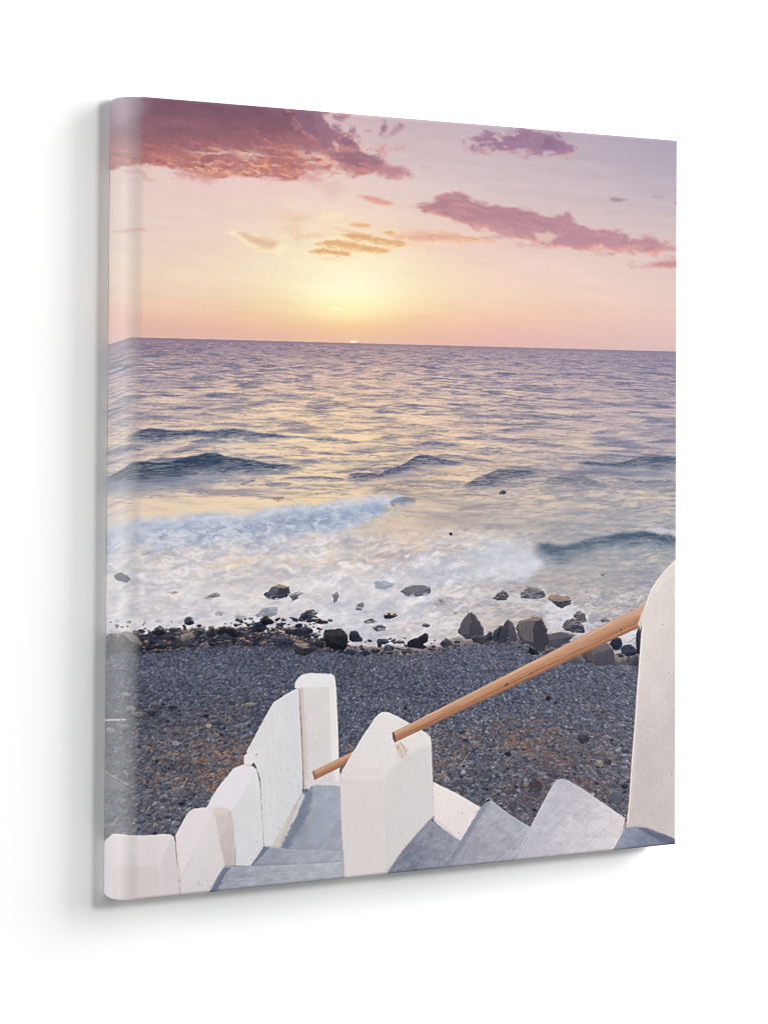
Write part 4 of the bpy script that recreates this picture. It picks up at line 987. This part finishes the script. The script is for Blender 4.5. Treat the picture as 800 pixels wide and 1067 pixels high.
# floor and grey steps, left
w, d, m = poly([(317,822),(323.8,818),(340,817),(358,817),(358,892),(340,889),(299.4,886),(290,884),(303,862)], (148,153,166), .6, .8, 3, 7, 1, (165,169,179), (300,870,350,840))
grain(w, m, 11, -1.0, 71, 8, 2.0); grain(w, m, 6, .3, 171, 6, 1.6)
poly([(317,824),(326,820),(322,846),(312,866),(300,884),(292,884),(303,862)], (108,116,138), 3, 2.6, 4, 8, .7)
poly([(330,822),(345,820),(352,850),(340,880),(322,878),(330,850)], (158,168,190), 7, 4, 9, 9, .45)
w, d, m = poly([(274.8,881.9),(283,881.5),(299,885.6),(320,887),(358,887.5),(358,901),(320,902),(261.5,903)], (151,155,167), .6, .5, 3, 10, 1, (168,171,181), (262,903,350,888))
grain(w, m, 12, -.2, 72, 8, 1.3)
line([(283,882.5),(299,886.2),(330,887.3),(357,887.6)], .7, (184,186,198), .5, .7, .4)
poly([(274.8,882),(280,884),(272,893),(263,903),(260,903)], (98,106,130), .8, .6, 2, 11, .75)
w, d, m = poly([(233.8,903.2),(262,902.8),(300,902),(330,900),(358,898.6),(358.5,940),(210,940),(217.8,930)], (156,159,170), .6, .5, 3, 12, 1, (175,177,185), (225,925,340,905))
grain(w, m, 13, -.25, 73, 9, 1.4); grain(w, m, 7, .6, 173, 5, 1.4)
poly([(233.8,903.4),(240,904.5),(233,914),(225,932),(214,934),(219,929)], (100,108,130), 1.2, 1.4, 3, 13, .8)
line([(234,903.6),(262,903.4),(300,902.6),(330,900.6),(357,899.2)], .8, (186,188,200), .5, .7, .4)
for k in range(26):
    r = np.random.RandomState(2600+k); a = 236+r.rand()*112; b = 906+r.rand()*18
    line([(a, b), (a+6+r.rand()*12, b-2+r.rand()*3)], .4, (190,192,202) if k % 3 else (118,126,146), .8, .35, .8, k)
pits(70, 225, 356, 890, 928, 81, (104,110,132), .6, .8)
line([(262,902),(285,900.5),(320,900.5),(356,897)], .6, (112,118,140), .6, .4, .8)
# block bottom left (folds round the edge)
wall([(98,884),(110.6,875.5),(114,872),(118,869.3),(126,869.2),(134,870.6),(150,871),(162,870.2),(170,869.4),(177,869.7),(181,872),(182.4,877),(183,888),(185.4,908),(187.4,930),(188,950),(98,950)],
     (226,213,214), (219,206,207), (140,868,150,905), seed=62)
line([(111,875.3),(118,869.6),(134,871),(150,871.3),(170,869.9),(178,870.4)], .7, (240,226,218), .5, .7)
poly([(118,902.5),(126,901.5),(146,903),(162,902.4),(166,905),(167,920),(166,950),(112,950),(113,915)], (211,197,195), 2.4, .6, 4, 14, .8)
poly([(96,900),(108,902),(117,904),(118,925),(116,950),(96,950)], (216,212,224), 2.5, 0, 3, 15, .6)
poly([(178,873),(183,880),(185,905),(188,950),(168,950),(168,905),(172,890)], (208,198,202), 1.6, 0, 3, 16, .7)
line([(177.5,872),(170,888),(164,903)], 1.6, (226,220,228), 1.4, .5)
w = win(108, 186, 900, 940); ART[w] += (fbm(X[w]/.9, Y[w]/9, 88, 3)*2.4)[..., None]
pits(16, 165, 186, 880, 930, 82, (140,124,128), .6, .7)
# second block
wall([(182.6,870.6),(188,861),(194,850),(197.8,845.2),(202.5,842.8),(212,841.6),(221,841.4),(226,846),(230,868),(234.4,902.6),(226,915),(218.4,930),(214,950),(188,950),(187.4,930),(185,900)],
     (212,203,206), (222,212,212), (190,925,228,850), seed=63)
poly([(183.2,871.5),(194,851),(198.2,846),(203,843.5),(221,842.2),(221.8,845),(213,862),(202.5,884),(187.5,915),(185.2,895)], (226,214,217), .7, 0, 3, 17, .95)
line([(183.2,871.5),(194,851.5),(198.4,846),(203,843.6),(220,842.2)], .7, (240,226,218), .5, .6)
line([(187.3,905),(188.6,940)], .8, (170,152,148), .6, .55, .5)
poly([(183,872),(185,873),(189,912),(187,925),(185,900)], (228,206,194), .8, 0, 3, 18, .5)
pits(60, 190, 230, 865, 930, 83, (158,146,150), .55, .6)
pits(16, 206, 222, 915, 930, 84, (120,116,130), .6, .9)
# third block, shade of its streaky riser drawn into the colour
wall([(215,842),(220,832),(226,822),(235,811),(243,801.5),(248,798.6),(253.4,797),(262.8,798.2),(267.5,802),(271,818),(273,850),(274.8,882),(268,893),(261.2,902.6),(233.8,902.6),(229,880),(224,850)],
     (214,208,211), (220,214,218), (240,890,265,810), seed=64)
poly([(215.6,842.6),(226,823),(243,802.4),(248.4,799.4),(253.5,797.8),(262.6,799),(266,803),(259,816),(249,834),(241.4,845.8),(236,842),(226,841)], (227,217,225), .8, 0, 3, 19, .95)
w, d, m = poly([(222.6,844),(226,841.5),(236,842.3),(241.4,846),(243.6,860),(245,880),(245.2,902.6),(234.6,902.6),(229.8,885),(226,862)], (209,196,191), 1.3, .8, 4, 20, .9, (190,178,175), (232,845,240,900))
plaster(w, m, 6, 90, 1.2, 8)
line([(222.8,846),(226.5,866),(230,885),(234.6,902)], .8, (224,204,190), .6, .7, .4)
line([(245,885),(245.4,902)], 1.2, (150,142,150), .8, .5)
poly([(218,843),(232,838),(240,845),(236,850),(226,849)], (224,206,200), 2, 1, 4, 21, .5)
line([(235,902.4),(245,902.4)], .8, (132,130,146), .5, .6)
pits(50, 246, 272, 815, 900, 85, (168,160,166), .5, .6)
pits(24, 258, 272, 870, 900, 86, (120,118,130), .5, .8)
# pale foot of the panel
poly([(315,826),(317.5,828),(311,846),(300,868),(292,884),(281,883),(296,855)], (210,203,200), 1.5, 1.2, 3, 22, 1, (203,194,188), (315,828,290,882))
# boarded panel, thin strip and pillar
w, d, m = wall([(310,717),(298,724),(285,732),(275,750),(266,767),(257,783),(258,790),(266,797),(271,812),(273,850),(274.8,882),(283,881.9),(299,853),(316,825),(315,790),(313.5,760),(311.4,719)],
     (217,212,214), (212,208,212), (260,780,315,790), seed=65)
x, y = X[w], Y[w]
bd = (x-.08*(y-780))
gro = np.exp(-((np.mod(bd+fbm(x/30, y/40, 92, 3)*2, 7.6)-3.8)/.5)**2)*.55+np.exp(-((np.mod(bd*1.0+2+fbm(x/20, y/60, 94, 3)*3, 4.1)-2)/.4)**2)*.3
ART[w] -= (gro*7*sstep(-.5, .4, fbm(x/6, y/40, 95, 3)+.2)*m)[..., None]*np.array([1, 1.05, 1.1], F32)
ART[w] -= (sstep(.25, .7, fbm(x/.9, y/6, 96, 4, .6))*14*m*sstep(760, 850, y))[..., None]
pits(90, 272, 314, 800, 878, 87, (132,128,140), .55, .7)
line([(310,717.6),(298,724.4),(285.2,732.4),(275,750),(266,767),(257.4,783)], .8, (238,228,224), .5, .7)
wall([(254,788),(257,785.4),(263,786.6),(266,789),(265.4,793),(261,798.5),(254.2,797.6)], (228,217,217), seed=66)
line([(266,787.5),(268.5,785.8)], .6, (112,100,104), .5, .9)
line([(255,797),(261,798)], .8, (186,172,172), .6, .6)
w, d, m = wall([(306.8,717),(307.4,711),(310.6,706.4),(315,703),(323,701.3),(334,701.6),(345,702.3),(348.4,704.4),(349.6,710),(350.6,730),(352,760),(352.8,790),(354,806),(355.4,819),(340,818),(330,817.4),(325,818.4),(320,824),(317,823),(316,770),(312,718)],
     (216,207,206), (210,202,203), (330,716,335,815), seed=67)
poly([(307.6,716),(308.4,711),(312,706.4),(316,703.8),(323,702.2),(345,703.1),(343,715.6),(330,716.4),(316,716),(312,718)], (228,222,227), .9, 0, 3, 23, .9)
poly([(345,703.2),(348,705),(349.2,710),(350.4,730),(351.8,760),(352.6,790),(354,806),(355.4,819),(349.4,818),(345.4,790),(344,750),(342.8,716)], (229,221,218), .8, 0, 3, 24, .85)
line([(350,716),(351.2,745),(352.4,785)], .7, (240,230,222), .5, .6)
w, d, m = poly([(311.4,717.6),(314,716),(316,717.6),(317.4,745),(319,790),(320.4,823),(317,824.4),(315.6,800),(314,765)], (206,192,184), .5, .4, 3, 25, 1)
line([(312.2,720),(313.8,750),(314.8,775),(315.8,800),(316,822)], .9, (150,130,122), .5, .75, .5)
line([(319,745),(320,790),(320.8,812)], .5, (188,172,164), .5, .6, .5)
poly([(318,814),(355,814),(355,818.6),(345,818.4),(338,819),(330,818),(324,819.6),(320,821)], (212,204,206), .7, 1.3, 1.6, 27, .9)
poly([(314,823),(320,822),(321,825),(315,827)], (84,84,102), .8, .6, 2, 26, .8)
pits(40, 317, 344, 730, 815, 89, (170,160,160), .45, .6)
# far end of the rail
def rail(a, b, c, d, seed):
    """a,b top edge; c,d bottom edge (left to right)"""
    w, dd, m = poly([a, b, d, c], (198,137,97), .5, .2, 5, seed)
    x, y = X[w], Y[w]
    t = np.clip((x-a[0])/(b[0]-a[0]), 0, 1)
    yt = a[1]+(b[1]-a[1])*(x-a[0])/(b[0]-a[0]); yb = c[1]+(d[1]-c[1])*(x-c[0])/(d[0]-c[0])
    h = np.clip((y-yt)/(yb-yt), 0, 1)
    ramp = np.stack([np.interp(h, [0, .1, .28, .5, .66, .72, .78, .9, 1], v) for v in
        ([186,203,192,178,166,132,170,154,124], [150,166,147,131,119,92,122,106,86], [127,141,118,103,92,73,95,82,70])], -1).astype(F32)
    n = fbm(x/26, (h*9+fbm(x/30, h*2, seed+4, 3)*1.2), seed+1, 5, .6)
    n2 = fbm(x/60, h*22, seed+2, 4, .6)
    ramp = ramp+((n*15+n2*13))[..., None]*np.array([1, .95, .8], F32)
    mix(w, m, ramp)
rail((325.6,804),(368,783.2),(327.6,812.8),(368,793),101)
poly([(325.4,803.8),(327,803.4),(329,811.6),(327.6,813)], (128,84,62), .5, 0, 1, 1, .8)
# central pillar
wall([(354.8,808),(358.5,799.8),(365,788.5),(372,777),(378.8,766),(385,757),(390,749),(394,744.4),(398,742.2),(404.6,742.4),(415,747),(426,753.6),(436,758.6),(444,763.8),(448,767.6),(449.3,773),(449.7,788.5),(450.8,820),(451.9,851.5),(437,867),(419,887.5),(404.6,909),(403,950),(358.8,950),(358,890),(356.3,865),(355,830)],
     (222,213,211), (214,204,204), (400,760,380,900), seed=68)
poly([(354.6,809),(370,811),(386,812.6),(401,811),(401.6,850),(402.4,880),(403,912),(403,950),(358.8,950),(357.6,890),(355.6,850)], (213,202,201), 1.8, .3, 3, 27, .8)
poly([(401,812),(408,803),(420,790),(436,780),(449.3,778),(449.7,788.5),(450.8,820),(451.9,851.5),(437,867),(419,887.5),(404.6,909),(402.8,910),(402,870)], (207,200,199), 3.0, .3, 3, 28, .85)
poly([(401,812),(408,803),(420,790),(412,800),(405,830),(402.4,860)], (214,206,204), 2.0, .3, 3, 29, .5)
line([(355,809.5),(370,811.6),(386,813),(400,812)], 2.2, (226,218,216), 1.5, .45)
line([(355.2,806),(365,789),(378.8,766.6),(390,749.8),(394.5,745),(398,743),(404.6,743.2),(426,754.4),(444,764.6)], .7, (240,230,224), .6, .65)
line([(402,816),(402.4,850),(403,905)], 1, (200,190,191), 1.6, .4)
poly([(412,777),(417,775),(424,783),(421,792),(415,790)], (204,176,158), 3, 1.5, 3, 30, .45)
for k, q in enumerate([[(415,777),(418,784),(419,790)], [(417,774),(422,781),(423,787)], [(413,776),(415,783)], [(419,776),(425,783)]]):
    line(q, .5, (160,116,92), .6, .6, .4, k)
line([(452,851),(445,858),(437,867),(428,877),(419,887.5),(405,908)], 1.2, (120,118,134), .7, .7, .6)
w = win(354, 405, 810, 915); 
pits(46, 358, 446, 755, 890, 91, (168,154,152), .5, .55)
# grey steps, right
w, d, m = poly([(437,867.5),(444,860),(448.5,855.6),(453,857.6),(466,867),(480,877.4),(473,890),(466,904),(462,950),(400,950),(405.4,909),(420,888)], (126,130,145), .5, .5, 3, 31, 1, (146,148,160), (430,890,470,880))
grain(w, m, 15, -.9, 74, 7, 1.3); grain(w, m, 9, .5, 174, 5, 1.1)
pits(40, 410, 470, 865, 905, 92, (96,102,124), .6, .9)
w, d, m = poly([(480,877.4),(490,860),(502.5,840.5),(507,836),(511.5,834.4),(515,836.6),(526,845.5),(540,855),(552.5,862),(545,880),(535,897),(530,950),(462,950),(466,904)], (152,153,165), .5, .4, 3, 32, 1, (172,172,181), (475,895,520,845))
grain(w, m, 13, -.8, 75, 9, 1.2); grain(w, m, 8, .4, 175, 6, 1.1)
poly([(500,842),(511,834.8),(505,846),(494,862),(484,880),(474,897),(466,905),(480,877.5),(490,860)], (128,132,152), 1.6, 1, 3, 33, .7)
line([(512,835),(526,846),(540,855.4),(551,861.4)], .8, (186,184,192), .6, .7, .4)
pits(90, 475, 545, 845, 900, 93, (112,116,136), .6, .9)
w, d, m = poly([(536,897),(545,880),(552.5,862.5),(564,840),(574,822),(577,815.5),(580,812.8),(585,811.6),(590,812.6),(596,815.6),(607,822),(617.5,829.6),(634,841),(651,852.6),(650.8,866),(645,876),(638.8,886),(636,950),(530,950)], (186,182,192), .6, .35, 3, 34, 1, (208,198,200), (570,850,640,885))
grain(w, m, 8.5, -.8, 76, 10, 1.3); grain(w, m, 6, .6, 176, 7, 1.1)
line([(536,896),(552.5,863),(564,841),(575,821)], 1.1, (208,204,208), .8, .6, .4)
line([(592,814.4),(607,823),(617.5,830.6),(634,842),(650,853)], .8, (206,200,206), .6, .6, .4)
pits(60, 560, 640, 830, 885, 94, (144,142,156), .6, .8)
for k in range(30):
    r = np.random.RandomState(2800+k); a = 560+r.rand()*70; b = 835+r.rand()*45
    line([(a, b), (a+8+r.rand()*8, b-4+r.rand()*10)], .4, (206,202,208) if k % 2 else (160,158,172), .8, .3, .8, k)
w, d, m = poly([(638.6,888),(644,876),(649,867),(652.5,863.4),(662,862.2),(673,863.4),(690,869.6),(712,878.6),(712,950),(636,950)], (118,124,144), .5, .4, 3, 35, 1, (140,144,162), (670,880,650,872))
grain(w, m, 12, .3, 77, 6, 2)
poly([(664,862.6),(673,863.6),(690,870),(712,878.8),(712,884),(690,878),(675,870)], (84,90,112), 1, .8, 3, 36, .7)
poly([(651,853),(653.2,858),(651,864),(648,868)], (150,138,136), .8, .4, 2, 37, .7)
# tall wall on the right
w, d, m = wall([(716,572),(705,582.5),(697,590),(690,597.5),(684,605.5),(679,613.5),(675.5,621),(672.6,630),(670,640),(668,660),(666,685),(663.8,715),(662,742),(660,765),(657.4,800),(655,837.5),(652.6,858),(651.2,863.4),(662,861.8),(673,862.8),(690,869),(716,879.6)],
     (209,197,193), (196,186,185), (662,700,708,740), seed=69)
x, y = X[w], Y[w]
poly([(716,566),(705,582.5),(697,590),(690,597.5),(684,605.5),(679,613.5),(676,622),(684,618),(694,606),(716,590)], (218,206,200), 2, 0, 3, 38, .5)
ed = [(705,583),(697,590.6),(690,598.2),(684,606.2),(679.4,614),(676,621.6),(673.2,630.6),(670.8,640.6),(668.8,660),(666.8,685),(664.6,715),(662.8,742),(660.8,765),(658.2,800),(655.8,837.5),(653.4,858)]
line(ed, 1.0, (236,218,204), .7, .8, .3)
line([(672,640),(669.5,665),(667,700),(664,740),(660.5,790),(657,840)], 3, (216,202,196), 2.5, .45)
pits(26, 668, 704, 640, 870, 95, (128,112,112), .75, .9)
ART[w] += (fbm(x/26, y/60, 98, 4)*3.5*m)[..., None]
for pts in ([(403,908),(420,888),(437,867.5),(451,853)], [(274,882),(268,893),(261,902.5)], [(234,903),(226,916),(218,930)], [(652,863),(662,862),(673,863),(690,870)], [(357,888),(358,915)], [(316,824),(304,850),(292,882)]):
    line(pts, 2.2, (150,148,156), 2.4, .28, 1.2, 12)
# main rail with crumbling mortar where it meets the wall
poly([(668,628),(672,630),(670,646),(668,658),(664,652),(664,640)], (196,180,172), .8, 1.4, 2, 39, .95)
poly([(664,640),(668,648),(668,660),(665,657)], (92,80,82), .8, .8, 2, 40, .9)
rail((409,763.6),(671.4,629.8),(411.4,773.6),(664.6,654.2),111)
poly([(664,650),(668,640),(672,631),(674,634),(670,648),(667,656)], (212,200,196), .7, 1.2, 1.6, 41, .9)
poly([(408.6,763.2),(410.6,762.8),(413,773),(411.4,774.2),(409,770)], (98,78,74), .5, .3, 1, 1, .85)
line([(409.2,764),(410.6,772)], .8, (66,60,70), .4, .8)
for a, b, rx, ry, c in [(527.8,713.6,2.4,1.6,(96,70,60)), (553,702,2.6,.8,(120,80,60)), (647,656,1.3,1.1,(104,70,52)), (588,690,1.6,.6,(140,92,66)), (470,744,3,.6,(160,104,74))]:
    poly([(a+np.cos(t)*rx, b+np.sin(t)*ry-np.cos(t)*rx*.45) for t in np.linspace(0, 6.28, 9)[:-1]], c, .5, .2, 1, 3, .85)
for k in range(9):
    r = np.random.RandomState(2900+k); a = 420+r.rand()*220; b = 758-(a-420)*.5+3+r.rand()*6
    line([(a, b), (a+10+r.rand()*22, b-(10+r.rand()*10)*.49)], .3, (150,96,66), .5, .4, .3, k)

lm_ = ART.min(-1); wl = (sstep(180, 200, lm_)*sstep(700, 706, Y+(X > 655)*130))[..., None]
ART += wl*np.array((3, 6, 6), F32)
def unsharp(r, k_):
    global ART
    ART = ART+(ART-blur(ART, r))*k_
unsharp(1.0, .5)
ART = np.clip(ART+(np.random.RandomState(5).randn(NY, NX, 1).astype(F32)*1.6), 0, 255)/255.0
# ---------------------------------------------------------------- end of the printed artwork

# ---------------------------------------------------------------- transfer to the canvas
DRAFT = np.array([[1.0422984267e+03, -7.9628497568e+02, 1.1654142332e+01, 4.3915431211e+02],
                  [1.0554813074e+02, 1.0141158590e+02, -1.2997724783e+03, 5.1461635687e+02],
                  [2.2438977608e-01, 2.3625333953e-01, 1.1504470481e-02, 1.0]])   # canvas metres -> pencil grid of the sheet
ALB = 0.775
def transfer(x, d, z):
    """colour (linear) printed at canvas position x, depth d behind the face, height z"""
    q = np.stack([x, d, z, np.ones_like(x)], -1) @ DRAFT.T
    u = (q[..., 0]/q[..., 2]-AX0)*SC-.5; v_ = (q[..., 1]/q[..., 2]-AY0)*SC-.5
    u = np.clip(u, 0, NX-1.001); v_ = np.clip(v_, 0, NY-1.001)
    i, j = u.astype(int), v_.astype(int); fu = (u-i)[..., None]; fv = (v_-j)[..., None]
    c = (ART[j, i]*(1-fu)+ART[j, i+1]*fu)*(1-fv)+(ART[j+1, i]*(1-fu)+ART[j+1, i+1]*fu)*fv
    lin = np.where(c <= .04045, c/12.92, ((c+.055)/1.055)**2.4)
    return lin*ALB

def sheet(name, pos, colour, mat, parent, flip=False, sheen_ramp=None):
    n, m_ = pos.shape[:2]
    me = bpy.data.meshes.new(name)
    me.vertices.add(n*m_)
    me.vertices.foreach_set('co', pos.reshape(-1).astype(np.float32))
    idx = np.arange(n*m_).reshape(n, m_)
    f = np.stack([idx[:-1, :-1], idx[:-1, 1:], idx[1:, 1:], idx[1:, :-1]], -1).reshape(-1, 4)
    if flip: f = f[:, ::-1]
    k_ = len(f)
    me.loops.add(k_*4); me.loops.foreach_set('vertex_index', f.reshape(-1).astype(np.int32))
    me.polygons.add(k_); me.polygons.foreach_set('loop_start', (np.arange(k_)*4).astype(np.int32))
    me.polygons.foreach_set('loop_total', np.full(k_, 4, np.int32))
    me.polygons.foreach_set('use_smooth', np.ones(k_, bool))
    me.update(calc_edges=True)
    at = me.color_attributes.new('ink', 'FLOAT_COLOR', 'POINT')
    rgba = np.ones((n*m_, 4), np.float32); rgba[:, :3] = colour.reshape(-1, 3)
    if sheen_ramp is not None: rgba[:, 3] = sheen_ramp.reshape(-1)
    at.data.foreach_set('color', rgba.reshape(-1))
    me.materials.append(mat)
    o = bpy.data.objects.new(name, me); scene.collection.objects.link(o); o.parent = parent
    return o

def print_material(name, rough, spec, coat, coat_rough):
    m_, b, nt = material(name, rough, spec)
    a = nt.nodes.new('ShaderNodeVertexColor'); a.layer_name = 'ink'
    tc = nt.nodes.new('ShaderNodeTexCoord')
    # canvas weave: two crossed waves under the ink
    w1 = nt.nodes.new('ShaderNodeTexWave'); w1.inputs['Scale'].default_value = 330; w1.bands_direction = 'X'; w1.inputs['Distortion'].default_value = .6
    w2 = nt.nodes.new('ShaderNodeTexWave'); w2.inputs['Scale'].default_value = 330; w2.bands_direction = 'Z'; w2.inputs['Distortion'].default_value = .6
    mx = nt.nodes.new('ShaderNodeMath'); mx.operation = 'ADD'
    bp = nt.nodes.new('ShaderNodeBump'); bp.inputs['Strength'].default_value = .12; bp.inputs['Distance'].default_value = .0001
    for w_ in (w1, w2): nt.links.new(tc.outputs['Object'], w_.inputs['Vector'])
    nt.links.new(w1.outputs['Fac'], mx.inputs[0]); nt.links.new(w2.outputs['Fac'], mx.inputs[1])
    nt.links.new(mx.outputs[0], bp.inputs['Height']); nt.links.new(bp.outputs['Normal'], b.inputs['Normal'])
    nt.links.new(a.outputs['Color'], b.inputs['Base Color'])
    if spec > .2:
        ml = nt.nodes.new('ShaderNodeMath'); ml.operation = 'MULTIPLY'; ml.inputs[1].default_value = spec
        nt.links.new(a.outputs['Alpha'], ml.inputs[0]); nt.links.new(ml.outputs[0], b.inputs['Specular IOR Level'])
        nt.links.new(a.outputs['Alpha'], b.inputs['Sheen Weight'])
    b.inputs['Coat Weight'].default_value = coat
    b.inputs['Coat Roughness'].default_value = coat_rough
    return m_, b

face_m, fb = print_material('inked_canvas', .9, .03, 0, .3)
edge_m, eb = print_material('sheen_canvas_edge', .8, .5, 0, .3)  # gloss and sheen added to give the edge a pale veil
eb.inputs['Sheen Weight'].default_value = 1.0
eb.inputs['Sheen Roughness'].default_value = .5
eb.inputs['IOR'].default_value = 2.6

root = bpy.data.objects.new('canvas_print', None)
scene.collection.objects.link(root)
root.location = (0, PD, HANG-PH/2)
root['label'] = 'square stretched canvas print of a pink sunset sea with white steps and wooden rail'
root['category'] = 'canvas print'
def place(x, d, z):
    """canvas coordinates -> metres from the print's base, back against the wall"""
    return np.stack([x, d-PD, z+PH/2], -1)

RL, RE = .012, .0022                                 # fold radius at the left, at the other edges
# horizontal profile of the front: flat, then round the right edge
def arc(n, r): return np.linspace(0, math.pi/2, n)
xa = np.linspace(-PW/2+RL, PW/2-RE, 960); da = np.zeros_like(xa)
ph = arc(9, RE)[1:]
xa = np.r_[xa, PW/2-RE+RE*np.sin(ph)]; da = np.r_[da, RE-RE*np.cos(ph)]
# vertical profile shared by front and left wrap: (inset along the normal, height)
zf = np.linspace(-PH/2+RE, PH/2-RE, 1080)
tb = arc(7, RE)[1:]
zz = np.r_[(-PH/2+RE-RE*np.sin(tb))[::-1], zf, PH/2-RE+RE*np.sin(tb)]
ii = np.r_[(RE-RE*np.cos(tb))[::-1], np.zeros_like(zf), RE-RE*np.cos(tb)]
Xg, Zg = np.meshgrid(xa, zz); Dg = np.maximum(np.broadcast_to(da, Xg.shape), np.broadcast_to(ii[:, None], Xg.shape))
sheet('front_face', place(Xg, Dg, Zg), transfer(Xg, np.zeros_like(Xg), Zg), face_m, root)

# left wrap: the picture runs on round the soft fold and back to the wall
pl = np.linspace(0, math.pi/2, 34)
xl = -PW/2+RL-RL*np.sin(pl); dl = RL-RL*np.cos(pl); nx_, nd_ = -np.sin(pl), -np.cos(pl)
df = np.linspace(RL, PD, 26)[1:]
xl = np.r_[xl, np.full_like(df, -PW/2)]; dl = np.r_[dl, df]; nx_ = np.r_[nx_, -np.ones_like(df)]; nd_ = np.r_[nd_, np.zeros_like(df)]
xl, dl, nx_, nd_ = [q[::-1] for q in (xl, dl, nx_, nd_)]
INS = ii[:, None]
Xl = xl[None, :]-nx_[None, :]*INS; Dl = dl[None, :]-nd_[None, :]*INS
t_ = np.clip((dl-(PD-.0085))/.0085, 0, 1)            # corners of the wrap are rounded off at the back
shrink = .0032*(1-np.sqrt(np.clip(1-t_**2, 0, 1)))
sarc = np.r_[RL*pl, RL*math.pi/2+(df-RL)][::-1]       # distance round the fold
SHEEN_RAMP = np.clip(sarc/.008, 0, 1); SHEEN_RAMP = (SHEEN_RAMP*SHEEN_RAMP*(3-2*SHEEN_RAMP))[None, :]*np.ones_like(Xl)   # added sheen and gloss ramp in round the fold
Zl = zz[:, None]*np.ones_like(Xl); Zl = Zl*(1-shrink[None, :]/(PH/2))
sheet('side_wrap', place(Xl, Dl, Zl), transfer(Xl, Dl, Zl), edge_m, root, sheen_ramp=SHEEN_RAMP)['label'] = 'left wrapped edge where the picture folds round the frame'

# right, top and bottom wraps carry the picture mirrored from the face
dr = np.linspace(RE, PD, 40)
zr = np.linspace(-PH/2+RE, PH/2-RE, 500)
Dr, Zr = np.meshgrid(dr, zr)
sheet('side_wrap', place(np.full_like(Dr, PW/2), Dr, Zr), transfer(PW/2-Dr, np.zeros_like(Dr), Zr), face_m, root)
xt = np.linspace(-PW/2+RL, PW/2-RE, 500)
Xt, Dt = np.meshgrid(xt, dr)
sheet('top_wrap', place(Xt, Dt, np.full_like(Xt, PH/2)), transfer(Xt, np.zeros_like(Xt), PH/2-Dt), face_m, root)
sheet('bottom_wrap', place(Xt, Dt, np.full_like(Xt, -PH/2)), transfer(Xt, np.zeros_like(Xt), -PH/2+Dt), face_m, root, True)
